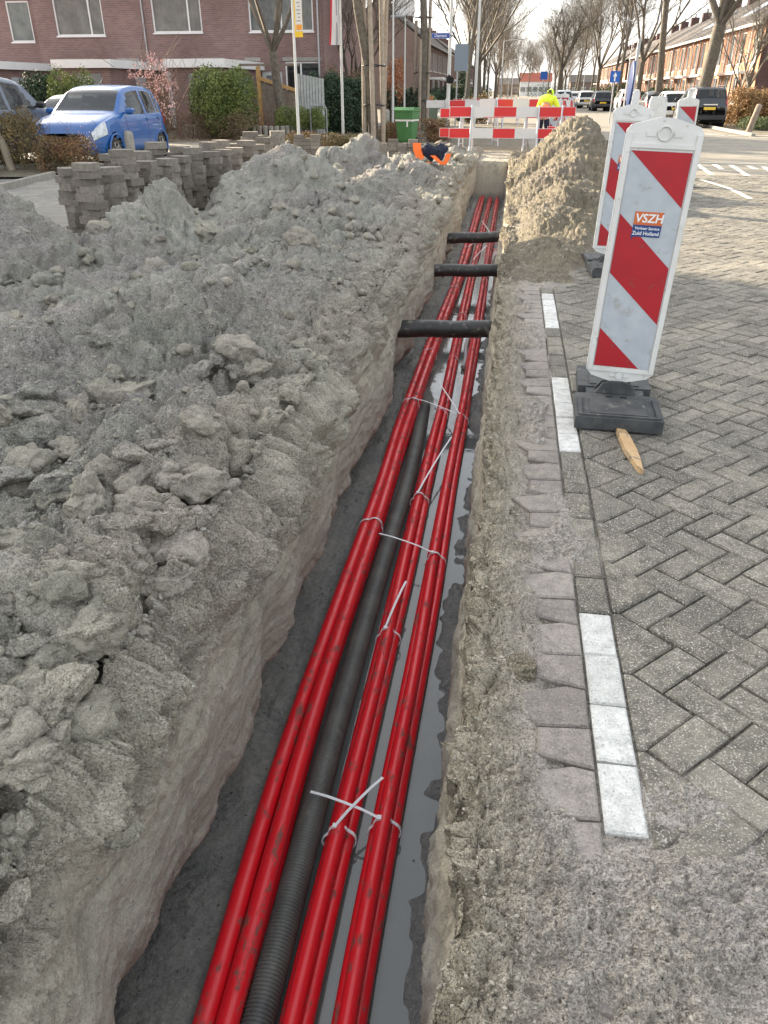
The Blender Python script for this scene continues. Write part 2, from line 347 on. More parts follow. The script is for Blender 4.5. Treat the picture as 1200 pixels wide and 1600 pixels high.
def build_ground():
    Y = np.concatenate([np.linspace(-1.6, .385, 40), np.geomspace(.40, 20.80, 880), np.linspace(20.815, 21.05, 14), np.geomspace(21.1, 24.5, 40)])
    nL, nW, nF, nR, nS = 350, 84, 120, 34, 210
    rows = len(Y); y = Y[:, None]
    z0 = np.zeros_like(y)
    Lx = np.clip(3.9 + .5 * y, 3.9, 8.8); Rx = np.clip(.62 + .30 * y, .62, 3.3)
    lipx = -.955 + .055 * vn(z0, y * .9, z0, 41) + .05 * vn(z0, y * 2.6, z0, 42)
    botx = -.885 + .045 * vn(z0, y * 1.5, z0, 43) + .03 * vn(z0, y * 5, z0, 44) - .05 * sst(8, 20, y) * 0
    rlip = -.028 + .03 * vn(z0, y * 1.1, z0, 45) + .022 * vn(z0, y * 4., z0, 46)
    s = (np.linspace(1, 0, nL + 1)[:-1])[None, :] ** np.clip(2.3 - .13 * y, 1.3, 2.3)
    XL = lipx - .03 - Lx * s; YL = np.repeat(y, nL, 1); ZL = H_left(XL, YL)
    # wall: lip -> smooth face -> undercut
    zl = H_left(lipx - .03, y); zb = -.64 + .05 * vn(z0, y * 3, z0, 47)
    t = np.linspace(0, 1, nW)[None, :]
    p = np.clip(t / .80, 0, 1); q = np.clip((t - .80) / .20, 0, 1)
    XW = lipx - .03 + (botx - lipx + .03) * (p ** .62) + .05 * np.sin(p * math.pi) * (1 - q) - (.13 + .05 * vn(z0, y * 4, z0, 48)) * sst(0, .75, q) * np.ones_like(t)
    ZW = zl + (zb - zl) * (p ** 1.25) + (-.865 - zb) * q
    YW = np.repeat(y, nW, 1)
    # floor
    tf = np.linspace(0, 1, nF + 1)[None, 1:]
    x0 = XW[:, -1:]; x1 = rlip - .045; XF = x0 + (x1 - x0) * tf; YF = np.repeat(y, nF, 1)
    ZF = -.875 - .065 * sst(-.80, -.60, XF) + .012 * vn(XF * 4, YF * 2, XF * 0, 50)
    mud = vn(XF * 5, YF * 2.3, XF * 0, 51) * .5 + vn(XF * 13, YF * 7, XF * 0, 52) * .35
    ZF = ZF + .055 * np.clip(mud - .12 + .2 * sst(3., 6., YF), 0, 1) * sst(1.6, 3, YF) * (.25 + .75 * sst(-.55, -.75, XF) + .9 * sst(-.25, -.12, XF))
    ZF = ZF + .06 * sst(-.20, -.02, XF + .04 * vn(XF * 3, YF * 2.2, XF * 0, 53) + .035 * vn(XF * 16, YF * 19, XF * 0, 54)) + .03 * sst(5.5, 9, YF) * (1 - sst(9.5, 10, YF)) * 0
    # right bank going up
    tr = np.linspace(0, 1, nR + 1)[None, 1:]
    XR = x1 + .0 * tr + (rlip - .0 - x1) * sst(.45, 1, tr) + .0; ZR = ZF[:, -1:] + (-.06 - ZF[:, -1:]) * tr; YR = np.repeat(y, nR, 1)
    # right surface
    ss = np.linspace(0, 1, nS + 1)[1:]
    XS = rlip + (Rx - rlip) * (ss ** 1.35)[None, :]; YS = np.repeat(y, nS, 1)
    ZS = H_right(XS, YS) - .05 * (1 - sst(0, .07, XS - rlip)) ** 2
    X = np.hstack([XL, XW, XF, XR, XS]); YY = np.hstack([YL, YW, YF, YR, YS]); Z = np.hstack([ZL, ZW, ZF, ZR, ZS])
    # the cut ends at Y = 20.9
    e = sst(20.82, 20.97, YY + .05 * vn(X * 4, X * 0, Z * 4, 60)); tz = np.hstack([np.zeros((rows, nL)), np.ones((rows, nW + nF + nR)), np.zeros((rows, nS))])
    Z = np.where(tz > 0, Z * (1 - e) + (-.01) * e, Z)
    cols = X.shape[1]
    P = np.stack([X, YY, Z], 2)
    dU = np.gradient(P, axis=1); dV = np.gradient(P, axis=0); Nn = np.cross(dU, dV); Nn /= np.linalg.norm(Nn, axis=2, keepdims=True) + 1e-9
    # roughness of the surface
    x_, y_, z_ = X, YY, Z
    colr = np.zeros((rows, cols)); 
    heap = np.clip((z_ + .04) / .14, 0, 1) * (np.arange(cols)[None, :] < nL)
    wall = ((np.arange(cols) >= nL) & (np.arange(cols) < nL + nW))[None, :] * 1.
    floor = ((np.arange(cols) >= nL + nW) & (np.arange(cols) < nL + nW + nF))[None, :] * 1.
    rwall = ((np.arange(cols) >= nL + nW + nF) & (np.arange(cols) < nL + nW + nF + nR))[None, :] * 1.
    surf = (np.arange(cols) >= nL + nW + nF + nR)[None, :] * 1.
    rsand = surf * np.clip((z_ + .012) / .03, 0, 1); rheap = surf * np.clip((z_ - .03) / .15, 0, 1)
    f1, d1 = facet(x_, y_, z_ * 1.2, 4.2, 100); f2, d2 = facet(x_, y_, z_, 12., 120); f3, d3 = facet(x_, y_, z_, 34., 140); f15, _d = facet(x_ + 3, y_, z_, 7.3, 160)
    b1 = fbm(x_, y_, z_, 2.2, 3, 200); b2 = fbm(x_, y_, z_, 16, 3, 220, .6); b3 = fbm(x_, y_, z_, 85, 3, 240, .65)
    big = sst(-.1, .5, vn(x_ * .9, y_ * .9, x_ * 0, 260))
    lump = lambda d: np.clip(1 - (d * 1.25) ** 2, -.35, 1)
    top2 = wall * sst(-.14, .04, z_) * .8
    D = (heap + top2) * (.085 * b1 + (.025 + .075 * big) * lump(d1) + .065 * big * f1 + (.034 + .030 * big) * lump(_d) + .028 * lump(d2) + .018 * f2 + .014 * lump(d3) + .004 * f3 + .020 * b2 + .008 * b3)
    # wall: long scrape marks along the cut plus a few slumps
    scr = fbm(x_ * 0, y_ * .35 + z_ * 1.1, z_ * 3.2 - y_ * .3, 7., 4, 280, .6)
    top = wall * sst(-.35, 0, z_)
    D = D + wall * (.006 * scr + .030 * b1 + .0035 * b2 + .0025 * b3 + .010 * f2 * sst(-.45, -.6, z_)) + top * (.004 * f2 + .010 * b2 + .006 * f3 + .022 * f1 + .004 * b3)
    D = D + floor * (.007 * b2 + .0030 * b3 + .006 * np.clip(f3, 0, 1)) * sst(-.935, -.88, z_) + rwall * (.015 * b2 + .004 * b3)
    D = D + rsand * (1 - rheap) * (.009 * b2 + .0062 * b3 + .0085 * f3 + .010 * f2) + surf * (1 - rsand) * .0012 * b3
    lipr = surf * (1 - sst(.02, .16, x_ - rlip)) * (y_ < 21)
    D = D + lipr * (.030 * f2 + .016 * f3 + .026 * b2 + .03 * f1) * (.4 + .6 * sst(0, .03, x_ - rlip))
    D = D + rheap * (.028 * lump(d1) + .018 * f1 + .022 * lump(d2) + .012 * f2 + .012 * lump(d3) + .03 * b2 + .010 * b3 + .05 * b1)
    D = D * np.where(np.abs(YY - 20.9) < .2, .8, 1)
    P = P + Nn * D[..., None]
    idx = np.arange(rows * cols).reshape(rows, cols)
    def sub(c0, c1, name, mat, kind, label=None, cat=None):
        ii = idx[:, c0:c1 + 1]; V = P.reshape(-1, 3)[ii.ravel()]; k = ii.shape[1]
        l = np.arange(rows * k).reshape(rows, k)
        F = np.stack([l[:-1, :-1], l[:-1, 1:], l[1:, 1:], l[1:, :-1]], 2).reshape(-1, 4)
        o = link_mesh(name, V, F, mat, None, smooth=True); tag(o, label, cat, kind=kind); return o
    a, b, c, d = nL, nL + nW, nL + nW + nF, nL + nW + nF + nR
    sub(0, a, 'soil_heaps', SOIL, 'stuff', 'grey clay spoil dug out and heaped along the left side of the trench', 'soil')
    sub(a, d, 'trench', SOIL, 'structure')
    # right side: split along Y into near dirt and far sand heap
    ry = np.searchsorted(Y, 7.2)
    for (r0, r1, nm, mt, kd, lb) in ((0, ry, 'sand_edge', DIRT, 'structure', None), (ry, rows - 1, 'sand_heap', SAND, 'stuff', 'yellow sand heaped between the trench and the road on the right')):
        ii = idx[r0:r1 + 1, d - 1:]; V = P.reshape(-1, 3)[ii.ravel()]; k = ii.shape[1]; rr = ii.shape[0]; l = np.arange(rr * k).reshape(rr, k)
        F = np.stack([l[:-1, :-1], l[:-1, 1:], l[1:, 1:], l[1:, :-1]], 2).reshape(-1, 4)
        tag(link_mesh(nm, V, F, mt, None, smooth=True), lb, 'sand' if lb else None, kind=kd)
    return P, Y, (a, b, c, d)
GP, GY, GC = build_ground()
def ground_z(x, y):
    """height of the built ground under (x, y), spoil side or road side"""
    r = int(np.clip(np.searchsorted(GY, y), 0, len(GY) - 1)); row = GP[r]
    seg = row[:GC[0]] if x < -.9 else row[GC[3]:]
    return float(seg[np.argmin(np.abs(seg[:, 0] - x)), 2])

# far and side ground sheets
def sheet(name, x0, x1, y0, y1, z, mat, nx=1, ny=1):
    xs = np.linspace(x0, x1, nx + 1); ys = np.linspace(y0, y1, ny + 1); gx, gy = np.meshgrid(xs, ys)
    V = np.stack([gx.ravel(), gy.ravel(), np.full(gx.size, z)], 1); l = np.arange(V.shape[0]).reshape(ny + 1, nx + 1)
    F = np.stack([l[:-1, :-1], l[:-1, 1:], l[1:, 1:], l[1:, :-1]], 2).reshape(-1, 4)
    return tag(link_mesh(name, V, F, mat), kind='structure')
def paving_mat(name, c, c2, bw, bh, rot, joint=(.05, .048, .04)):
    m, nt, N, L, bs = _nt(name); P = N.new('ShaderNodeNewGeometry').outputs['Position']
    mp = N.new('ShaderNodeMapping'); L.new(P, mp.inputs[0]); mp.inputs['Rotation'].default_value = (0, 0, rot)
    br = N.new('ShaderNodeTexBrick'); L.new(mp.outputs[0], br.inputs[0]); br.inputs['Scale'].default_value = 1.0
    br.inputs['Brick Width'].default_value = bw; br.inputs['Row Height'].default_value = bh; br.inputs['Mortar Size'].default_value = .006
    br.inputs['Color1'].default_value = (*c, 1); br.inputs['Color2'].default_value = (*c2, 1); br.inputs['Mortar'].default_value = (*joint, 1); br.inputs['Bias'].default_value = 0
    n = _noise(N, L, P, 1.1, 5, .65).outputs[0]; n2 = _noise(N, L, P, 160, 2).outputs[0]
    col = _mix(N, L, _ramp(N, L, n, [(.4, (0, 0, 0)), (.75, (.55, .55, .55))]).outputs[0], br.outputs[0], (.34, .30, .23))
    col = _mix(N, L, _ramp(N, L, n2, [(.5, (0, 0, 0)), (.8, (.6, .6, .6))]).outputs[0], col, (.42, .40, .36)); L.new(col, bs.inputs['Base Color'])
    bs.inputs['Roughness'].default_value = .85; bs.inputs['Specular IOR Level'].default_value = .3
    _bump(N, L, n2, .4, .003, bs); MATS[name] = m; return m
PAVF = paving_mat('far_paving', (.17, .155, .13), (.24, .22, .18), .22, .11, R(45))
PAVL = paving_mat('side_paving', (.15, .15, .14), (.20, .195, .18), .6, .3, 0)
GRASS = M('winter_turf', (.075, .085, .035), (.14, .125, .06), 3, .95, bump=1, bsc=40)
BARE = M('bare_soil', (.10, .085, .06), (.17, .145, .10), 4, .95, bump=1.2, bsc=25)
ground = sheet('ground', -70, 70, -60, 60, -1.45, BARE)
# ground apron round the cut (the trench itself is open): pieces that leave the hole
sheet('pavement', -60, -9.0, -20, 21.1, -.012, PAVL)
sheet('pavement', -9.0, -4.6, -20, 24.0, -.012, PAVL)
sheet('verge', -9.0, -.95, 24.4, 27.3, -.022, BARE)
sheet('side_road', -60, -9.0, 21.1, 27.3, -.012, PAVF)
sheet('verge', -60, .5, 27.3, 420, -.016, BARE)
sheet('footpath', -7.2, -5.2, 30, 420, -.006, PAVL)
sheet('paving_bed', .5, 9, .2, 18, -.034, DIRT)
sheet('road', .5, 8.6, 18.0, 420, -.004, PAVF)
def road_side():
    V = [(1.5, -20, -.004), (60, -20, -.004), (60, 18, -.004), (7.6, 18, -.004), (1.64, .2, -.004)]
    tag(link_mesh('road', V, [(0, 1, 2, 3, 4)], PAVF), kind='structure')
    tag(link_mesh('road', [(8.6, 18, -.004), (60, 18, -.004), (60, 34, -.004), (8.6, 34, -.004)], [(0, 1, 2, 3)], PAVF), kind='structure')
road_side()
sheet('verge', 8.6, 300, 34.0, 420, -.006, BARE)
sheet('ground', -900, 900, 420, 1500, -.04, BARE)
sheet('ground', -900, -60, -300, 420, -.04, BARE)
sheet('ground', 60, 900, -300, 420, -.04, BARE)
sheet('site_ground', -.95, .5, 22.4, 27.3, -.020, SAND)
# ================================================================ PAVING STONES (individual, nearest 300 as parts)
def stone_mat(name, c, c2, c3, speck=(.62, .60, .54), amt=.72, dust=True):
    m, nt, N, L, bs = _nt(name); P = N.new('ShaderNodeNewGeometry'); V = P.outputs['Position']; oi = N.new('ShaderNodeObjectInfo')
    s = _math(N, L, 'FRACT', _math(N, L, 'ADD', oi.outputs['Random'], P.outputs['Random Per Island']))
    col = _ramp(N, L, s, [(0, c), (.5, c2), (1, c3)]).outputs[0]
    n1 = _noise(N, L, V, 2.2, 5, .65).outputs[0]; n2 = _noise(N, L, V, 22, 5, .7).outputs[0]; n3 = _noise(N, L, V, 170, 3, .65).outputs[0]
    col = _mix(N, L, _ramp(N, L, n2, [(.35, (.55, .55, .55)), (.6, (0, 0, 0))]).outputs[0], col, tuple(a * .55 for a in c))
    if dust: 
        dd = _math(N, L, 'ADD', n1, _math(N, L, 'MULTIPLY_ADD', n2, .35, -.17))
        col = _mix(N, L, _ramp(N, L, dd, [(.46, (0, 0, 0)), (.74, (.7, .7, .7))]).outputs[0], col, (.34, .31, .25))
    col = _mix(N, L, _math(N, L, 'MULTIPLY', _ramp(N, L, n3, [(.57, (0, 0, 0)), (.64, (1, 1, 1))]).outputs[0], amt), col, speck)
    col = _mix(N, L, _math(N, L, 'MULTIPLY', _ramp(N, L, n3, [(.34, (1, 1, 1)), (.42, (0, 0, 0))]).outputs[0], .5), col, (.03, .03, .028))
    L.new(col, bs.inputs['Base Color']); bs.inputs['Roughness'].default_value = .88; bs.inputs['Specular IOR Level'].default_value = .3
    b = _bump(N, L, n3, 1., .004, None); _bump(N, L, n2, .6, .006, bs, b); MATS[name] = m; return m
PV = stone_mat('grey_paver', (.112, .103, .085), (.150, .139, .115), (.205, .19, .16))
PW = stone_mat('white_paver', (.50, .50, .47), (.60, .60, .57), (.66, .66, .63), speck=(.85, .85, .83), amt=.4, dust=False)
PR = stone_mat('mauve_paver', (.215, .192, .175), (.25, .224, .203), (.30, .27, .245), speck=(.5, .46, .43), amt=.4)
STK = stone_mat('stacked_paver', (.15, .130, .110), (.205, .18, .152), (.28, .25, .212), dust=False, amt=.3)
rnd = random.Random(7)
def clip_poly(poly, fn):
    out = []; n = len(poly)
    for i in range(n):
        a, b = poly[i], poly[(i + 1) % n]; fa, fb = fn(a), fn(b)
        if fa >= 0: out.append(a)
        if (fa >= 0) != (fb >= 0): t = fa / (fa - fb); out.append((a[0] + (b[0] - a[0]) * t, a[1] + (b[1] - a[1]) * t))
    return out
def shrink(poly, d):
    """inset a convex polygon"""
    ar = sum(poly[i][0] * poly[(i + 1) % len(poly)][1] - poly[(i + 1) % len(poly)][0] * poly[i][1] for i in range(len(poly)))
    if ar < 0: poly = poly[::-1]
    P = list(poly)
    for i in range(len(poly)):
        a, b = poly[i], poly[(i + 1) % len(poly)]; l = math.hypot(b[0] - a[0], b[1] - a[1])
        if l < 1e-6: continue
        nx, ny = -(b[1] - a[1]) / l, (b[0] - a[0]) / l
        P = clip_poly(P, lambda p: (p[0] - a[0]) * nx + (p[1] - a[1]) * ny - d)
        if len(P) < 3: return []
    return P
def stone(mb, poly, top=0., th=.05, tilt=(0, 0), bev=.006):
    P0 = shrink(poly, .0034); P1 = shrink(poly, .0034 + bev)
    if len(P0) < 3 or len(P1) != len(P0): return False
    cx = sum(p[0] for p in P0) / len(P0); cy = sum(p[1] for p in P0) / len(P0)
    def Z(p): return top + (p[0] - cx) * tilt[0] + (p[1] - cy) * tilt[1]
    n = len(P0); V = [(p[0], p[1], Z(p)) for p in P1] + [(p[0], p[1], Z(p) - bev) for p in P0] + [(p[0], p[1], top - th) for p in P0]
    F = [tuple(range(n))] + [(n + i, n + (i + 1) % n, (i + 1) % n, i) for i in range(n)] + [(2 * n + i, 2 * n + (i + 1) % n, n + (i + 1) % n, n + i) for i in range(n)]
    mb.add(V, F); return True
def paving():
    root = thing('paving', None, None, (0, 0, 0)); del_keys = [k for k in root.keys()]
    root['kind'] = 'structure'
    XB = .4505; w = .11; k = w / math.sqrt(2); items = []
    NX = 170; c0 = 0
    y0 = .62
    def W(u, v): return (XB + .028 + (u + v) * k, y0 + (u - v) * k)
    for u in range(-10, 190):
        for v in range(-150, 80):
            c = (u - v) % 4
            if c not in (0, 3): continue
            if c == 0: cells = [(u, v), (u + 2, v), (u + 2, v + 1), (u, v + 1)]; cc = [(u, v), (u + 1, v)]
            else: cells = [(u, v), (u + 1, v), (u + 1, v + 2), (u, v + 2)]; cc = [(u, v), (u, v + 1)]
            # right of the zigzag edge: leftmost tips lie at u+v = 0 where (u-v)%4 == 0
            ok = True
            for (a, b) in cc:
                s_, d_ = a + b, (a - b) % 4
                # cell centre position relative to zigzag
                X = (a + b + 1) * k; ph = ((a - b)) % 4 ; t = ph if ph <= 2 else 4 - ph
                if X < t * k + .2 * k: ok = False
            if not ok: continue
            poly = [W(*p) for p in cells]; mx = sum(p[0] for p in poly) / 4; my = sum(p[1] for p in poly) / 4
            if my < .55 or my > 18 or mx > 1.62 + .335 * my: continue
            items.append((my, poly, PV, 'n'))
    for j in range(-1, 57):
        ya = y0 + j * 4 * k; yb = ya + 4 * k; ym = (ya + yb) / 2
        items.append((ym, [(XB, ya), (XB + .028, ya), (XB + .028 + 2 * k, ym), (XB + .028, yb), (XB, yb)], PV, 'm'))
        # mauve bay side: long pointed stones, with short ones between that leave a gap
        xr = .336; yo = ya + .06; hl = .158
        items.append((ym, [(xr, yo), (xr, yo + hl), (xr - .06, yo + hl + .01), (xr - .235, yo + hl * .62 + .01), (xr - .15, yo - .012)], PR, 'r'))
        items.append((ym, [(xr, yo + hl), (xr, yo + 4 * k), (xr - .15, yo + 4 * k - .012), (xr - .155, yo + hl + .035), (xr - .06, yo + hl + .01)], PR, 'r'))
    L_ = .222; y = 1.27
    i = 0
    while y < 18:
        blk = i % 9; mt = PW if i in (0, 1, 2, 3) or (i >= 10 and i % 10 < 5 and i < 40) else PV
        items.append((y + L_ / 2, [(.339, y), (.4475, y), (.4475, y + L_), (.339, y + L_)], mt, 's')); y += L_; i += 1
    for y in (.85, 1.06): items.append((y, [(.339, y - .1), (.4475, y - .1), (.4475, y + .1), (.339, y + .1)], PV, 's'))
    items.sort(key=lambda t: t[0]); n = 0; rest = {}
    for (my, poly, mt, kd) in items:
        mx = sum(p[0] for p in poly) / len(poly)
        # hidden ones under the sand are left out
        if H_right(np.array([mx]), np.array([my]))[0] > .06: continue
        top = rnd.gauss(0, .0022); tl = (rnd.gauss(0, .014), rnd.gauss(0, .014))
        if kd == 'n' : top += .004 * math.sin(mx * 5 + my * 3)
        inview = -.05 < mx < .30 * my + .62
        if my > 1.0 and n < 296 and (inview) and (my < 4.2):
            mb = MB(); j = rnd.uniform(-.0015, .0015); p2 = [(p[0] + j, p[1] + rnd.uniform(-.0012, .0012)) for p in poly]
            if stone(mb, p2, top, .05, tl): mb.build('paver', mt, root); n += 1
        else: stone(rest.setdefault(mt.name, (MB(), mt))[0], poly, top, .05, tl, .006)
    for nm, (mb, mt) in rest.items(): tag(mb.build('pavers', mt, root), kind='stuff')
paving()
# painted markings on the far part of the street (sheets 4 mm above)
PAINT = M('road_paint', (.62, .60, .55), (.45, .43, .38), 30, .8, dirt=((.22, .2, .17), 60, .6))
def strip(name, pts, w, z=.004):
    mb = MB()
    for (a, b) in zip(pts[:-1], pts[1:]):
        d = Vector((b[0] - a[0], b[1] - a[1])); d.normalize(); n = Vector((-d.y, d.x)) * w / 2
        mb.quad((a[0] - n.x, a[1] - n.y, z), (b[0] - n.x, b[1] - n.y, z), (b[0] + n.x, b[1] + n.y, z), (a[0] + n.x, a[1] + n.y, z))
    tag(mb.build(name, PAINT), kind='structure')
strip('road_marking', [tuple(atG(1000, 252)[:2]), tuple(atG(1290, 259)[:2])], .14)
for (a, b) in (((1066, 257), (1076, 262)), ((1089, 257), (1112, 273)), ((1116, 257), (1128, 265)), ((1142, 258), (1168, 275)), ((1168, 259), (1182, 265)), ((1192, 260), (1215, 275))):
    strip('road_marking', [tuple(atG(*a)[:2]), tuple(atG(*b)[:2])], .13)
strip('road_marking', [tuple(atG(1095, 281)[:2]), tuple(atG(1140, 295)[:2]), tuple(atG(1172, 311)[:2])], .10, .006)
strip('road_marking', [tuple(atG(1075, 208)[:2]), tuple(atG(1135, 212)[:2]), tuple(atG(1215, 212)[:2])], .25)

# ================================================================ TRENCH CONTENTS
def water():
    m, nt, N, L, bs = _nt('muddy_water'); V = N.new('ShaderNodeNewGeometry').outputs['Position']
    n = _noise(N, L, V, 2.6, 4).outputs[0]
    L.new(_mix(N, L, n, (.092, .102, .100), (.145, .154, .148)), bs.inputs['Base Color'])
    bs.inputs['Roughness'].default_value = .045; bs.inputs['IOR'].default_value = 1.45; bs.inputs['Specular IOR Level'].default_value = .75
    _bump(N, L, _noise(N, L, V, 9, 3).outputs[0], .12, .01, bs)
    o = link_mesh('water', [(-1.1, .3, -.922), (.05, .3, -.922), (.05, 20.9, -.922), (-1.1, 20.9, -.922)], [(0, 1, 2, 3)], m); tag(o, kind='structure')
water()
def cable_mat(name, c, c2, rough=.28):
    m, nt, N, L, bs = _nt(name); V = N.new('ShaderNodeNewGeometry').outputs['Position']
    mp = N.new('ShaderNodeMapping'); L.new(V, mp.inputs[0]); mp.inputs['Scale'].default_value = (1, .45, 1)
    n = _noise(N, L, mp.outputs[0], 26, 6, .72).outputs[0]; n2 = _noise(N, L, mp.outputs[0], 6, 4).outputs[0]
    sp = N.new('ShaderNodeSeparateXYZ'); L.new(V, sp.inputs[0])
    far = _ramp(N, L, _math(N, L, 'MULTIPLY', sp.outputs[1], .05), [(.2, (0, 0, 0)), (.65, (.10, .10, .10))]).outputs[0]
    f = _math(N, L, 'ADD', _math(N, L, 'ADD', n, _math(N, L, 'MULTIPLY_ADD', n2, .3, -.15)), far)
    k = _ramp(N, L, f, [(.575, (0, 0, 0)), (.63, (.8, .8, .8))]).outputs[0]
    col = _mix(N, L, k, _mix(N, L, n2, c, c2), (.115, .075, .06)); L.new(col, bs.inputs['Base Color'])
    L.new(_ramp(N, L, f, [(.5, (rough,) * 3), (.7, (.8,) * 3)]).outputs[0], bs.inputs['Roughness']); bs.inputs['Specular IOR Level'].default_value = .5
    _bump(N, L, k, .4, .002, bs); return m
RED = cable_mat('red_cable_sheath', (.74, .012, .022), (.58, .010, .020)); BLK = M('black_pipe', (.016, .016, .017), (.035, .034, .032), 9, .42, bump=.5, bsc=70, dirt=((.16, .145, .12), 14, .57))
TIE = M('white_nylon', (.72, .73, .76), rough=.35)
def path_x(ctrl, y):
    for (a, b) in zip(ctrl[:-1], ctrl[1:]):
        if y <= b[1]: t = (y - a[1]) / (b[1] - a[1]); return a[0] + (b[0] - a[0]) * t
    return ctrl[-1][0]
YS_ = np.concatenate([np.arange(.3, 8, .07), np.arange(8, 20.95, .2)])
def bundle(label, ctrl, r, offs, zc, grp):
    t = thing('cable_bundle', label, 'cable bundle', (ctrl[1][0], 1.0, -.9), 0, grp)
    def cx(y): return path_x([(ctrl[0][0], .0)] + ctrl, y)
    seed = rnd.random() * 50
    for k, (ox, oz) in enumerate(offs):
        pts = []
        for y in YS_:
            sm = np.mean([cx(y + d) for d in (-.5, -.25, 0, .25, .5)])
            pts.append((sm + ox + .005 * math.sin(y * 1.1 + k * 2 + seed) + .0022 * math.sin(y * 3.1 + k), y, zc + oz + .006 * math.sin(y * 1.3 + k + seed) - .0 ))
        MB().tube(pts, r, 18).build('cable', RED, t, world=True)
    def tie(y, rr=None, tail=None, z=zc + .01):
        x = np.mean([cx(y + d) for d in (-.5, -.25, 0, .25, .5)]); mb = MB(); n = 28; P = []
        # band follows the outside of the three cables
        for j in range(n + 1):
            a = 2 * math.pi * j / n; best = 0
            for (ox, oz) in offs:
                d = ox * math.cos(a) + oz * math.sin(a) + r; best = max(best, d)
            P.append((x + math.cos(a) * best * .99, y + .012 * math.sin(a + 1), zc + math.sin(a) * best * .99))
        w = .006
        for p, q in zip(P[:-1], P[1:]):
            c = Vector((x, y, zc)); 
            def out(p, s): v = Vector(p) - c; v.y = 0; v.normalize(); return Vector(p) + v * s
            a0, a1, b0, b1 = out(p, .0035), out(q, .0035), out(p, .0), out(q, .0); e = Vector((0, w, 0))
            mb.add([a0 - e, a1 - e, a1 + e, a0 + e, b0 - e, b1 - e, b1 + e, b0 + e], [(0, 1, 2, 3), (7, 6, 5, 4), (0, 4, 5, 1), (3, 2, 6, 7)])
        hz = zc + max(oz for _, oz in offs) + r
        if tail:
            tx, ty, tz = tail; hx = x + tail_off[0]; h = Vector((hx, y, hz + .004)); mb.box(h, (.016, .018, .012))
            e = Vector((tx, ty, tz)); m_ = (h + e) / 2 + Vector((0, 0, .012)); d = (e - h).normalized(); s = d.cross(Vector((0, 0, 1))).normalized() * .0055
            pr = [h, (h * .5 + m_ * .5) + Vector((0, 0, .005)), m_, (m_ * .5 + e * .5) + Vector((0, 0, .004)), e]
            for a, b in zip(pr[:-1], pr[1:]):
                u = Vector((0, 0, .0022)); mb.add([a - s, b - s, b + s, a + s, a - s - u, b - s - u, b + s - u, a + s - u], [(0, 3, 2, 1), (4, 5, 6, 7), (0, 1, 5, 4), (2, 3, 7, 6)][::1])
        mb.build('cable_tie', TIE, t, world=True)
    tail_off = [0]
    return tie, tail_off
g_ = 'red power cable bundles lying side by side in the trench'
LC = [(-.645, .6), (-.655, 1.17), (-.715, 2.05), (-.705, 3.08), (-.70, 4.18), (-.715, 5.84), (-.705, 6.81), (-.68, 8.88), (-.64, 11.39), (-.65, 14.74), (-.68, 20.9)]
MC = [(-.445, .6), (-.450, 1.21), (-.45, 1.97), (-.44, 3.12), (-.45, 4.49), (-.44, 6.68), (-.46, 8.37), (-.48, 12.9), (-.48, 20.9)]
RC = [(-.285, .6), (-.295, 1.18), (-.295, 1.85), (-.27, 3.15), (-.28, 4.25), (-.26, 6.05), (-.26, 7.92), (-.27, 11.45), (-.30, 20.9)]
tl, o_ = bundle('thickest red cable bundle, leftmost in the trench beside the grey mud shelf', LC, .035, [(-.037, .008), (.030, .022), (.032, -.044)], -.838, g_)
for y, tail in ((4.02, None), (6.15, (-.3, 5.9, -.80)), (7.6, None), (10.5, None), (13.5, (-.45, 14.2, -.8))): o_[0] = .03; tl(y, tail=tail)
tm, o_ = bundle('red cable bundle in the middle, between the ribbed duct and the right bundle', MC, .028, [(.0, .022), (-.022, -.032), (.034, -.030)], -.852, g_)
for y, tail in ((1.80, (-.315, 2.02, -.765)), (2.98, (-.395, 3.35, -.76)), (4.45, (-.30, 5.35, -.77)), (6.0, None), (7.5, None), (9.2, None), (12.5, (-.3, 13.2, -.7))): o_[0] = -.01; tm(y, tail=tail)
tr_, o_ = bundle('red cable bundle nearest the right-hand sand bank, with muddy lower cables', RC, .028, [(.0, .022), (-.020, -.032), (.035, -.030)], -.852, g_)
for y, tail in ((1.86, (-.578, 1.92, -.775)), (3.72, (-.62, 3.84, -.77)), (5.9, (-.55, 6.7, -.78)), (8.5, None), (11.2, None), (15, (-.5, 16, -.72))): o_[0] = -.012; tr_(y, tail=tail)
def duct():
    DC = [(-.548, .3), (-.552, 1.14), (-.572, 2.08), (-.575, 2.99), (-.57, 3.73), (-.555, 4.77), (-.60, 6.2), (-.62, 6.6)]
    prof = []; y = .45; pts = []; rad = []
    while y < 6.45:
        st = .0125 if y < 3.6 else .018
        z = -.86 - .10 * max(0, (y - 5.5) / .95) ** 2
        x = np.mean([path_x(DC, y + d) for d in (-.4, -.2, 0, .2, .4)])
        for dy, rr in ((0, .0445), (.28, .0515), (.62, .0515), (.82, .0445)):
            pts.append((x, y + dy * st, z)); rad.append(rr)
        y += st
    m = M('ribbed_black_duct', (.075, .078, .076), (.12, .12, .11), 5, .45, bump=.4, bsc=90, dirt=((.15, .145, .125), 12, .60))
    mb = MB().tube(pts, rad, 20)
    solo('ribbed_duct', mb, m, 'black corrugated plastic duct lying between the left and middle red bundles', 'duct', loc=(-.54, 1, -.9))
duct()
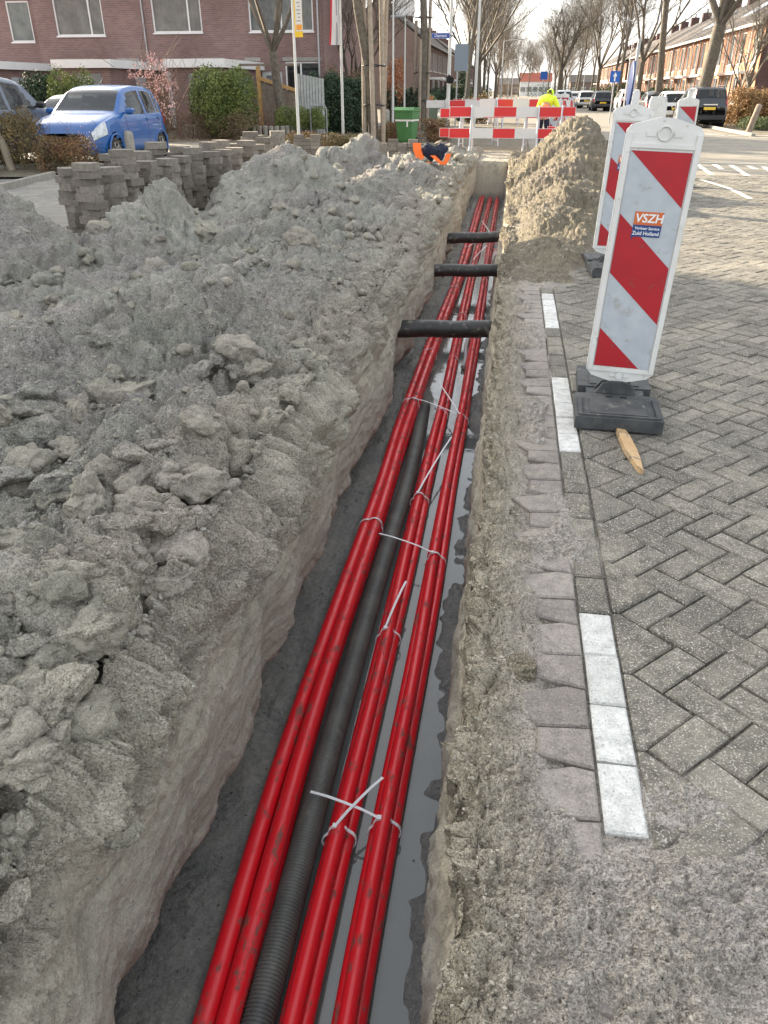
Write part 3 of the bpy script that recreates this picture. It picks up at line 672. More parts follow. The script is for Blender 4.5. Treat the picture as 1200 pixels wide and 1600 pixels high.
for (y0_, r_, za, zb, lb) in ((6.80, .078, -.34, -.36, 'nearest black pipe crossing the trench above the red cables'), (9.5, .074, -.37, -.38, 'middle one of three black pipes crossing the trench above the cables'), (11.9, .078, -.40, -.37, 'farthest black pipe crossing the trench, near its far end')):
    pts = [(-1.4 + i * .09, y0_ - .12 + .015 * i + .01 * math.sin(i * .7), za + (zb - za) * i / 16 + .006 * math.sin(i)) for i in range(18)]
    solo('crossing_pipe', MB().tube(pts, [r_ * (1 + .02 * math.sin(i * 2.1)) for i in range(18)], 18), BLK, lb, 'pipe', 'black pipes crossing the trench', loc=(-.5, y0_, za))
pts = [(-.335 + .01 * math.sin(i), 7.4 + i * .16, -.895) for i in range(9)]
solo('grey_tube', MB().tube(pts, .022, 10), M('grey_plastic', (.30, .31, .31), rough=.5), 'short thin grey tube lying in the wet mud between the middle and right bundles', 'tube', loc=(-.33, 7.4, -.9))

# ================================================================ CLODS
def rock_mesh(seed, flat=.7):
    rg = np.random.RandomState(seed); import bmesh
    bm = bmesh.new(); bmesh.ops.create_icosphere(bm, subdivisions=4, radius=1); v = np.array([p.co[:] for p in bm.verts]); f = np.array([[q.index for q in a.verts] for a in bm.faces]); bm.free()
    for _ in range(rg.randint(7, 12)):
        n = rg.normal(size=3); n /= np.linalg.norm(n); d = rg.uniform(.45, .85); t = v @ n - d; v = v - np.where(t > 0, t, 0)[:, None] * n * .93
    v = v * rg.uniform(.75, 1.15, 3) * np.array([1, 1, flat]); s = seed * 3.1
    n = v / (np.linalg.norm(v, axis=1, keepdims=True) + 1e-6)
    d = .10 * fbm(v[:, 0] + s, v[:, 1], v[:, 2], 2.2, 5, 300 + seed, .6) + .16 * facet(v[:, 0] + s, v[:, 1], v[:, 2], 2.6, 320 + seed)[0]
    return v + n * d[:, None], f
CLOD = CLODM
_rk = [rock_mesh(i, .55 + .1 * (i % 3)) for i in range(8)]
_rme = []
def clods():
    # (px, py, z guess, size px, squash) of the lumps that can be told apart
    big = [(45, 918, .34, 95, 0), (75, 850, .36, 60, 1), (165, 610, .3, 34, 2), (315, 775, .30, 66, 3), (190, 620, .36, 60, 4), (375, 665, .30, 55, 5), (30, 735, .42, 60, 6), (120, 950, .30, 62, 7),
           (15, 1080, .42, 75, 0), (30, 1190, .36, 85, 1), (215, 815, .26, 42, 2), (265, 815, .26, 40, 3), (95, 570, .40, 28, 4), (235, 335, .62, 26, 5), (165, 350, .4, 28, 6), (335, 370, .4, 36, 7),
           (380, 420, .42, 34, 0), (445, 345, .55, 28, 1), (240, 425, .36, 30, 2), (370, 545, .38, 48, 3), (400, 590, .34, 40, 4), (445, 620, .26, 32, 5), (270, 690, .34, 40, 6), (20, 640, .40, 40, 7),
           (145, 1120, .22, 34, 2), (150, 1190, .2, 40, 3), (480, 520, .3, 30, 1), (210, 745, .34, 46, 0), (130, 760, .38, 50, 5), (300, 560, .36, 34, 6), (60, 690, .42, 44, 2), (500, 430, .34, 26, 4), (560, 380, .35, 22, 3), (470, 390, .45, 26, 2), (350, 610, .36, 40, 1), (65, 1350, .10, 22, 5), (15, 1395, .12, 34, 6)]
    rb = random.Random(12)
    for _ in range(60):
        py = 380 + 820 * rb.random() ** 1.1; px = rb.uniform(0, 1) ** 1.2 * (500 - (py - 380) * .45); big.append((px, py, .3, rb.uniform(16, 30) + (py - 380) * .055, rb.randrange(8)))
    for (px, py, zg, sp, k) in big:
        p = atG(px, py, zg); z = ground_z(p[0], p[1])
        for _ in range(3): p = atG(px, py, z + .02); z = ground_z(p[0], p[1])
        dist = math.sqrt(p[0] ** 2 + p[1] ** 2 + (1.55 - z) ** 2); s = sp * dist / 1250 * .92
        v, f = _rk[k]
        me = None
        if len(_rme) <= k:
            while len(_rme) <= k:
                vv, ff = _rk[len(_rme)]; o = link_mesh('clay_clod', vv, ff, CLOD, None, smooth=True); _rme.append(o.data); bpy.data.objects.remove(o)
        o = bpy.data.objects.new('clay_clod', _rme[k]); COL.objects.link(o)
        o.location = (p[0], p[1], z + s * .05); o.scale = (s * rnd.uniform(.85, 1.2), s * rnd.uniform(.8, 1.1), s * rnd.uniform(.8, 1.1)); o.rotation_euler = (rnd.uniform(-.5, .5), rnd.uniform(-.5, .5), rnd.uniform(0, 6.28))
        if rnd.random() < .5: o.material_slots[0].link = 'OBJECT'; o.material_slots[0].material = SOIL
        special = {0: 'cracked grey-green clay block at the left edge, largest on the bank', 1: 'broad flat-faced clay clod just above the cracked block', 3: 'tall upright sandy clod standing close to the trench lip', 5: 'dark layered clay slab upright on the bank, mid-way along', 6: 'smooth wedge of clay at the left edge, above the other clods', 8: 'clay clod at the left edge below the cracked block', 9: 'lowest big clay clod at the left edge of the picture', 13: 'wedge of clay on top of the second heap, facing the stacks', 2: 'pale upright stone-like clod at the foot of the left heap', 36: 'lowest of the small lumps at the left edge, by the smooth bank', 16: 'clay slab on the shadow side of the second heap'}
        tag(o, special.get(big.index((px, py, zg, sp, k)), 'grey clay clod lying among the crumbled spoil on the left bank'), 'clod', 'clay clods lying on the spoil')
    for (px, py, sp, lb) in ((810, 1035, 62, 'pale sand lump on the right lip of the trench beside the mauve pavers'), (915, 790, 20, 'small dark clod on the paver row beside the third white stone block')):
        p = atG(px, py, .02); s = sp * math.sqrt(p[0] ** 2 + p[1] ** 2 + 2.4) / 1250 * .6
        v, f = _rk[3 if sp > 30 else 5]; o = link_mesh('sand_lump', v, f, MATS['yellow_sand'] if sp > 30 else CLOD, None, smooth=True, loc=(p[0], p[1], .0)); o.scale = (s * .9, s, s * .7); o.rotation_euler = (.2, .1, rnd.uniform(0, 6)); tag(o, lb, 'clod')
clods()
def crumbs(name, n, seed, region, mat, smin, smax, label, cat, chunk=False):
    rg = np.random.RandomState(seed); base = []
    for k in range(6):
        v, f = None, None
        import bmesh
        bm = bmesh.new(); bmesh.ops.create_icosphere(bm, subdivisions=1, radius=1); v = np.array([p.co[:] for p in bm.verts]); f = np.array([[q.index for q in a.verts] for a in bm.faces]); bm.free()
        for _ in range(6):
            n_ = rg.normal(size=3); n_ /= np.linalg.norm(n_); t_ = v @ n_ - rg.uniform(.3, .7); v = v - np.where(t_ > 0, t_, 0)[:, None] * n_ * .95
        v = v * (1 + .14 * rg.normal(size=(len(v), 1))) * rg.uniform(.6, 1.25, 3)
        base.append(low_rock(k) if chunk else (v, f))
    V = []; F = []; nv = 0
    rows, cols = GP.shape[:2]
    for i in range(n):
        r, c = region(rg); p = GP[r, c]; s = smin * (smax / smin) ** (rg.rand() ** (1.9 if chunk else 2.6)) * (.6 + .11 * p[1])
        v, f = base[i % 6]; a = rg.rand() * 6.28; ca, sa = math.cos(a), math.sin(a)
        w = v @ np.array([[ca, sa, 0], [-sa, ca, 0], [0, 0, 1]]) * s * np.array([1, 1, .8]) + p + np.array([0, 0, s * .3])
        V.append(w); F.append(f + nv); nv += len(v)
    o = link_mesh(name, np.concatenate(V), np.concatenate(F), mat, None, smooth=False); tag(o, label, cat, kind='stuff')
def low_rock(k):
    rg = np.random.RandomState(900 + k); import bmesh
    bm = bmesh.new(); bmesh.ops.create_icosphere(bm, subdivisions=2, radius=1); v = np.array([p.co[:] for p in bm.verts]); f = np.array([[q.index for q in a.verts] for a in bm.faces]); bm.free()
    for _ in range(9):
        n = rg.normal(size=3); n /= np.linalg.norm(n); t = v @ n - rg.uniform(.35, .8); v = v - np.where(t > 0, t, 0)[:, None] * n * .95
    return v * rg.uniform(.7, 1.2, 3) + .05 * rg.normal(size=v.shape), f
CR = M('soil_crumb', (.21, .205, .18), (.37, .35, .31), 7, .92, bump=1, bsc=90, rnd=.2)
CRS = M('sand_crumb', (.26, .235, .195), (.42, .385, .32), 7, .92, bump=1, bsc=90, rnd=.18)
a_, b_, c_, d_ = GC
SHB = M('shell_white', (.62, .60, .54), (.45, .43, .38), 40, .6)
def reg_left(rg):
    while True:
        r = 40 + int(rg.rand() ** .75 * 860); c = max(0, int(a_ * (1 - rg.rand() * .95)) - 1)
        if GP[r, c, 2] > .04: return r, c
def reg_wall(rg):
    r = 40 + int(rg.rand() * 860); return r, a_ + int(rg.rand() ** 2 * (b_ - a_) * .5)
def reg_wfoot(rg):
    r = 40 + int(rg.rand() * 860); return r, b_ - 6 + int(rg.rand() ** 2 * 40)
def reg_right(rg):
    while True:
        r = 40 + int(rg.rand() ** .9 * 860); c = d_ + int(rg.rand() ** 1.6 * 200)
        if c < GP.shape[1] and GP[r, c, 2] > -.01: return r, c
crumbs('soil_crumbs', 20000, 3, reg_left, CR, .003, .016, 'loose grey crumbs scattered over the spoil heaps', 'crumbs')
crumbs('soil_chunks', 2600, 14, reg_left, CLOD, .008, .060, 'angular grey clay chunks strewn over the spoil heaps', 'clay chunks', chunk=True)
crumbs('soil_crumbs', 1800, 4, reg_wall, CR, .003, .012, 'loose crumbs on the upper edge of the trench wall', 'crumbs')
crumbs('soil_crumbs', 2200, 5, reg_wfoot, M('wet_crumb', (.05, .05, .05), (.12, .12, .11), 9, .6, rnd=.4), .0025, .010, 'dark wet crumbs along the foot of the trench wall', 'crumbs')
crumbs('sand_crumbs', 11000, 6, reg_right, CRS, .0018, .011, 'crumbs of sand and grit on the road side of the trench', 'crumbs')
def reg_floor(rg): return 40 + int(rg.rand() ** 1.2 * 700), b_ + int(rg.rand() * 50)
crumbs('shell_bits', 700, 8, reg_floor, SHB, .0012, .0032, 'tiny white shell bits in the wet mud on the trench floor', 'shell bits')
crumbs('shell_bits', 1300, 9, reg_left, SHB, .0012, .0040, 'tiny white shell bits speckling the spoil heaps', 'shell bits')
crumbs('shell_bits', 900, 10, reg_right, SHB, .0010, .0032, 'tiny pale grit grains on the spread dirt by the pavers', 'shell bits')
# ================================================================ HOUSES
def brick_mat(name, c, c2, mort, bump=.4):
    m, nt, N, L, bs = _nt(name); P = N.new('ShaderNodeNewGeometry').outputs['Position']; sp = N.new('ShaderNodeSeparateXYZ'); L.new(P, sp.inputs[0])
    cb = N.new('ShaderNodeCombineXYZ'); L.new(_math(N, L, 'ADD', sp.outputs[0], sp.outputs[1]), cb.inputs[0]); L.new(sp.outputs[2], cb.inputs[1])
    br = N.new('ShaderNodeTexBrick'); L.new(cb.outputs[0], br.inputs[0]); br.inputs['Scale'].default_value = 1; br.inputs['Brick Width'].default_value = .22; br.inputs['Row Height'].default_value = .0655
    br.inputs['Mortar Size'].default_value = .007; br.inputs['Color1'].default_value = (*c, 1); br.inputs['Color2'].default_value = (*c2, 1); br.inputs['Mortar'].default_value = (*mort, 1); br.inputs['Bias'].default_value = -.1
    n = _noise(N, L, P, .8, 5, .6).outputs[0]
    L.new(_mix(N, L, _ramp(N, L, n, [(.4, (0, 0, 0)), (.8, (.45, .45, .45))]).outputs[0], br.outputs[0], tuple(a * .6 for a in c)), bs.inputs['Base Color'])
    bs.inputs['Roughness'].default_value = .9; bs.inputs['Specular IOR Level'].default_value = .2; _bump(N, L, br.outputs['Fac'], -bump if bump < 0 else bump, .006, bs)
    MATS[name] = m; return m
BRK_A = brick_mat('purple_brown_brick', (.205, .124, .114), (.275, .165, .145), (.28, .25, .24))
BRK_B = brick_mat('greyish_brick', (.155, .105, .090), (.20, .135, .112), (.24, .21, .19))
BRK_C = brick_mat('orange_brick', (.36, .150, .080), (.46, .20, .105), (.40, .33, .26))
BRK_D = brick_mat('dark_purple_brick', (.085, .042, .038), (.13, .065, .055), (.18, .15, .14))
WHITE = M('white_paint', (.80, .80, .79), (.74, .74, .73), 2, .5)
CREAM = M('cream_panel', (.62, .50, .29), (.70, .58, .36), 1.5, .7)
GLASS = M('window_glass', (.030, .036, .042), rough=.04, spec=1.); GLASS.node_tree.nodes['Principled BSDF'].inputs['Alpha'].default_value = .28
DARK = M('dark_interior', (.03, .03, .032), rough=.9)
CURT = M('curtain', (.66, .68, .62), (.42, .45, .44), 2, .9)
TILE = M('roof_tile', (.085, .075, .068), (.13, .11, .095), 3, .85, bump=1, bsc=14)
GREYP = M('grey_paint', (.25, .26, .27), rough=.5); ZINC = M('zinc', (.38, .39, .40), rough=.4, metal=.6)
def wall_mb(u0, u1, z0, z1, ops, depth=.10, y=0.):
    """wall in the plane y facing -y with real openings and reveals"""
    mb = MB(); us = sorted({u0, u1, *[a for o in ops for a in o[:2]]}); zs = sorted({z0, z1, *[a for o in ops for a in o[2:]]})
    us = [a for a in us if u0 <= a <= u1]; zs = [a for a in zs if z0 <= a <= z1]
    for a, b in zip(us[:-1], us[1:]):
        for c, d in zip(zs[:-1], zs[1:]):
            if any(o[0] <= (a + b) / 2 <= o[1] and o[2] <= (c + d) / 2 <= o[3] for o in ops): continue
            mb.quad((a, y, c), (b, y, c), (b, y, d), (a, y, d))
    for (a, b, c, d) in ops:
        e = y + depth
        mb.quad((a, y, c), (a, y, d), (a, e, d), (a, e, c)); mb.quad((b, y, d), (b, y, c), (b, e, c), (b, e, d))
        mb.quad((a, y, d), (b, y, d), (b, e, d), (a, e, d)); mb.quad((b, y, c), (a, y, c), (a, e, c), (b, e, c))
    return mb
def window(root, a, b, c, d, split=(.7,), cur=True, y=0., fr=.06, bars=0, sill=True, curmat=None):
    y = y + .07; f = MB(); t = fr
    f.lo((a, y - .03, c), (a + t, y + .04, d)); f.lo((b - t, y - .03, c), (b, y + .04, d)); f.lo((a + t, y - .03, c), (b - t, y + .04, c + t)); f.lo((a + t, y - .03, d - t), (b - t, y + .04, d))
    for s in split:
        x = a + (b - a) * s; f.lo((x - t / 2, y - .029, c + t), (x + t / 2, y + .039, d - t))
    fo = f.build('window_frame', WHITE, root)
    MB().lo((a + t, y, c + t), (b - t, y + .012, d - t)).build('pane', GLASS, fo)
    if cur:
        n = max(6, int((b - a) / .09)); V = []
        for i in range(n + 1): V += [(a + (b - a) * i / n, y + .030 + .02 * (i % 2), c), (a + (b - a) * i / n, y + .030 + .02 * (i % 2), d)]
        link_mesh('curtain', V, [(2 * i, 2 * i + 2, 2 * i + 3, 2 * i + 1) for i in range(n)], curmat or CURT, fo)
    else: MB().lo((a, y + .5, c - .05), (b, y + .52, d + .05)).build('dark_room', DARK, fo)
    if sill: MB().lo((a - .03, y - .12, c - .05), (b + .03, y - .031, c - .001)).build('sill', WHITE, fo)
def facade_house(name, label, cat, loc, rz, w, dep, eave, ridge, ops, brick, roofmat, group, wins, sides=(True, True), extra=None, gable=None, chim=True):
    r = thing(name, label, cat, loc, rz, group); mb = wall_mb(0, w, -.3, eave, ops)
    mb.build('wall', brick, r); MB().quad((w, dep, -.3), (0, dep, -.3), (0, dep, eave), (w, dep, eave)).build('rear_wall', brick, r)
    for s, x in zip(sides, (0, w)):
        if s:
            g = MB(); pl = [(0, -.3), (dep, -.3), (dep, eave), (dep / 2, ridge - .05), (0, eave)]; g.prism(pl, x - .002 if x == 0 else x - .01, x + .01 if x == 0 else x + .002, 'x'); g.build('gable_wall', gable or brick, r)
    ro = MB(); o = .28; k = (ridge - eave) / (dep / 2)
    for (ya, za, yb, zb) in ((-o, eave - o * k * .2, dep / 2, ridge), (dep + o, eave - o * k * .2, dep / 2, ridge)):
        ro.add([(-.03, ya, za), (w + .03, ya, za), (w + .03, yb, zb), (-.03, yb, zb), (-.03, ya, za + .12), (w + .03, ya, za + .12), (w + .03, yb, zb + .12), (-.03, yb, zb + .12)], [(3, 2, 1, 0), (4, 5, 6, 7), (0, 1, 5, 4), (1, 2, 6, 5), (2, 3, 7, 6), (3, 0, 4, 7)])
    rf = ro.build('roof', roofmat, r)
    if chim:
        MB().box((.5, dep / 2, ridge + .25), (.7, .8, 1.0)).build('chimney', BRK_D, rf); MB().lathe([(.1, 0), (.1, .35), (.001, .36)], (.5, dep / 2, ridge + .75), 8).build('flue', GREYP, rf)
    MB().lo((-.0, -o - .13, eave - .12), (w, -o + .02, eave + .02)).build('gutter', GREYP if brick is not BRK_C else WHITE, r)
    for wk in wins: window(r, *wk[0], **wk[1])
    if extra: extra(r)
    return r
HG = 'brick terraced houses behind the parking places'
def pipe(r, x, z0, z1, y=-.06): MB().tube([(x, y, z0), (x, y, z1)], .04, 8).build('downpipe', ZINC, r)
def door(r, a, b, c, d, mat, y=.05, lite=True):
    o = MB().lo((a, y, c), (b, y + .05, d)).build('door', mat, r)
    if lite: MB().lo((a + .18, y - .012, c + 1.0), (b - .18, y - .001, d - .15)).build('pane', GLASS, o)
    MB().box((b - .1, y - .03, c + 1.), (.03, .05, .14)).build('handle', ZINC, o)
def house_a(x0, x1, Y, label, ups, downs, shed=None, doors=(), dp=None, sides=(False, False)):
    def lx(a): return a - x0
    ops = [(lx(a), lx(b), c, d) for (a, b, c, d, *_) in ups + downs] + [(lx(a), lx(b), .05, 2.25) for a, b in doors]
    wins = [((lx(a), lx(b), c, d), dict(split=sp, cur=cu)) for (a, b, c, d, sp, cu) in ups + downs]
    def ex(r):
        for a, b in doors: door(r, lx(a), lx(b), .05, 2.25, M('white_door', (.6, .61, .6), rough=.5))
        for (a, b, c, d, *_) in downs: MB().lo((lx(a) - .1, -.03, d + .02), (lx(b) + .1, -.005, d + .16)).build('lintel', M('concrete', (.33, .32, .29), (.26, .25, .23), 4, .9), r)
        if dp: pipe(r, lx(dp), 0, 5.5)
        if shed:
            sx0, sx1, sy = shed; sh = MB(); d = Y - sy
            sh.lo((lx(sx0), -d, -.3), (lx(sx1), -.001, 2.28)); so = sh.build('storage', BRK_A, r)
            MB().lo((lx(sx0) - .18, -d - .18, 2.281), (lx(sx1) + .18, -.002, 2.56)).build('fascia', WHITE, so)
            MB().lo((lx(sx1) - 1.3, -d - .02, .02), (lx(sx1) - .35, -d - .001, 2.1)).build('storage_door', M('grey_door', (.20, .21, .21), rough=.6), so)
            MB().lo((lx(sx1) + .001, -d + 2.2, .02), (lx(sx1) + .03, -d + 3.1, 2.0)).build('side_door', M('pale_blue_door', (.40, .44, .47), rough=.6), so)
    return facade_house('terraced_house', label, 'house', (x0, Y, 0), 0, x1 - x0, 10, 5.55, 8.9, ops, BRK_A, TILE, HG, wins, sides=sides, extra=ex)
YA = 36.3
house_a(-12.35, -8.15, YA, 'end terraced brick house at the street corner, nearest the red-white flag', [(-11.3, -8.55, 3.68, 5.35, (.5,), True)], [(-9.85, -8.35, .9, 2.6, (.45,), False), (-11.5, -11.02, 1.6, 2.6, (), False)], None, [(-10.9, -10.0)], dp=-8.35, sides=(False, True))
house_a(-16.05, -12.352, YA, 'brick house behind the round green conifer, with a storage shed and white fascia', [(-15.55, -13.37, 3.68, 5.35, (.73,), True)], [(-13.9, -12.6, 1.2, 2.6, (.5,), False)], (-12.95, -10.95, 31.3), [(-15.25, -14.4)], dp=-15.95)
house_a(-20.95, -16.052, YA, 'brick house behind the blue car, with two-part curtained upstairs window', [(-20.0, -17.78, 3.6, 5.3, (.72,), True)], [(-17.3, -16.5, 1.7, 2.6, (), False), (-20.2, -18.6, 1.2, 2.6, (.5,), False)], (-17.45, -15.4, 31.3), [], None)
house_a(-26.6, -20.952, YA + .5, 'leftmost brick house of the terrace, set back behind the dark car', [(-22.5, -21.4, 3.42, 4.95, (), True), (-25.8, -23.6, 3.42, 4.95, (.5,), True)], [(-25, -23, 1, 2.5, (.5,), True)], (-23.4, -20.7, 31.0), [], None)
# terrace facing the street beyond the corner (left side)
def house_b(label, y0, w=6., g='grey brick terrace along the far left pavement'):
    ops = [(.5 + i * .95, 1.2 + i * .95, 3.2, 4.8) for i in range(5)] + [(.5, 2.9, .9, 2.4), (4.0, 4.9, .05, 2.3)]
    wins = [((a, b, c, d), dict(split=(), cur=i % 2 == 0)) for i, (a, b, c, d) in enumerate(ops[:5])] + [(ops[5], dict(split=(.5,), cur=False))]
    def ex(r):
        door(r, *ops[6], M('dark_door', (.05, .05, .055), rough=.5)); MB().lo((3.2, -1.3, 2.45), (5.6, -.002, 2.65)).build('canopy', WHITE, r)
    return facade_house('terraced_house', label, 'house', (-8.6, y0, 0), R(90), w, 9.4, 5.35, 8.7, ops, BRK_B, TILE, g, wins, sides=(True, True), extra=ex)
OR_ = ['first', 'second', 'third', 'fourth', 'fifth', 'sixth', 'seventh', 'eighth', 'ninth', 'tenth', 'eleventh', 'twelfth', 'thirteenth', 'fourteenth', 'fifteenth', 'sixteenth', 'seventeenth', 'eighteenth', 'nineteenth', 'twentieth'] + ['twenty-' + a for a in ('first', 'second', 'third', 'fourth', 'fifth', 'sixth', 'seventh', 'eighth', 'ninth')] + ['thirtieth']
hb = house_b('first house of the grey terrace beyond the corner, its blank gable facing us', 82)
for i in range(1, 12):
    c = copy_tree(hb); yy = 82 + 6 * i + (18 if i > 4 else 0); c.location = (-8.6, yy, 0); c['label'] = f'{OR_[i]} house of the grey terrace along the far left pavement'
MB_ = MB().box((-11.2, 86, 8.35), (1.6, 2.4, 1.3)); solo('roof_dormer', MB_, WHITE, 'white boxed roof dormer on the first grey terraced house', 'dormer', loc=(-11.2, 86, 7.7))
# sunlit terrace on the right
def house_c(label, y1, w=6.):
    ops = [(.55, 1.75, 3.0, 4.75), (2.5, 2.85, 3.3, 4.7), (3.9, 5.1, 3.0, 4.75), (.5, 1.9, .75, 2.35), (2.35, 3.25, .05, 2.3), (3.8, 5.2, .55, 2.35)]
    wins = [(ops[0], dict(split=(.35,), cur=False)), (ops[1], dict(split=(), cur=False)), (ops[2], dict(split=(.65,), cur=True)), (ops[3], dict(split=(.4,), cur=False)), (ops[5], dict(split=(.5,), cur=True))]
    def ex(r):
        door(r, *ops[4], M('brown_door', (.10, .05, .03), rough=.6))
        for (a, b) in ((.55, 1.75), (3.9, 5.1)): MB().lo((a - .05, -.02, 2.62), (b + .05, -.002, 2.93)).build('panel', CREAM, r)
        MB().lo((2.1, -.9, 2.42), (5.5, -.003, 2.56)).build('canopy', WHITE, r)
        for x in (.12, 3.35): pipe(r, x, .1, 4.95)
        MB().lo((.0, -.035, -.2), (.10, -.003, 5.0)).build('pilaster', BRK_D, r)
    return facade_house('terraced_house', label, 'house', (14.1, y1, 0), R(-90), w, 9.2, 5.05, 7.7, ops, BRK_C, TILE, 'sunlit orange brick terrace along the right side of the street', wins, sides=(True, True), extra=ex, gable=BRK_D)
hc = house_c('first house of the orange terrace, its dark gable nearest the black car', 55 + 6.)
for i in range(1, 17):
    c = copy_tree(hc); c.location = (14.1 + (.5 if i > 9 else 0), 61 + 6 * i + (9 if i > 9 else 0), 0); c['label'] = f'{OR_[i]} house of the sunlit orange terrace counted from the black car'
mb = MB()
for i in range(22): mb.box((0, i * .9 + .0, 0), (.3, .3, .01))
for (y, lab) in ((66, 'roof light on the second orange house from the black car'), (79, 'solar panel on the roof of the fourth orange house')):
    solo('solar_panel', MB().box((0, 0, 0), (2.2, 3.2, .06), ry=-R(30)), M('panel_glass', (.35, .38, .42), rough=.15, spec=.8), lab, 'solar panel', loc=(0, 0, 0)).location = (16.4, y, 6.62)
# block left of the picture that shades the foreground
def block_d():
    r = thing('apartment_block', 'brick apartment block standing beyond the left edge, shading the trench', 'building', (-17.8, 22.6, 0), R(90)); 
    ops = [(1 + i * 2.4, 2.6 + i * 2.4, .9 + j * 2.9, 2.4 + j * 2.9) for i in range(5) for j in range(3)]
    wb = wall_mb(0, 15, -.3, 9.4, ops); wb.build('wall', BRK_A, r); MB().lo((0, .6, -.3), (15, 10, 9.4)).build('rear_block', BRK_A, r)
    for o in ops: window(r, *o, split=(.5,), cur=False, sill=False)
    MB().lo((-.3, -.3, 9.4), (15.3, 10.3, 9.7)).build('roof', GREYP, r)
block_d().__class__
for o in [o for o in S.objects if o.name.startswith('apartment_block')]: o.location = (-17.8, 7.6, 0)
# red-roofed houses closing the street, far away
for (px, y, w, h, mt, lb) in ((836, 260, 9, 6, 'a', 'distant house with red tiled roof closing the end of the street'), (806, 330, 14, 5.5, 'b', 'distant pale low building far down the street behind the worker'), (925, 330, 16, 6.5, 'b', 'distant brown brick flats behind the parked cars')):
    X = y * math.tan(math.atan((px - 600) / 1352) - R(8.75)); r = thing('distant_house', lb, 'house', (X, y, 0))
    MB().lo((-w / 2, 0, 0), (w / 2, 9, h * .62)).build('wall', BRK_B if mt == 'b' else WHITE, r)
    MB().prism([(0 - .3, h * .62), (9.3, h * .62), (4.5, h)], -w / 2 - .3, w / 2 + .3, 'x').build('roof', M('red_tile', (.30, .075, .045), rough=.8) if mt == 'a' else TILE, r)
    for k in range(5):
        x = -w / 2 + w * (k + .5) / 5; fo = MB().lo((x - .8, -.05, 1), (x + .8, -.002, 2.4)).build('window_frame', WHITE, r); MB().lo((x - .7, -.07, 1.1), (x + .7, -.051, 2.3)).build('pane', GLASS, fo)

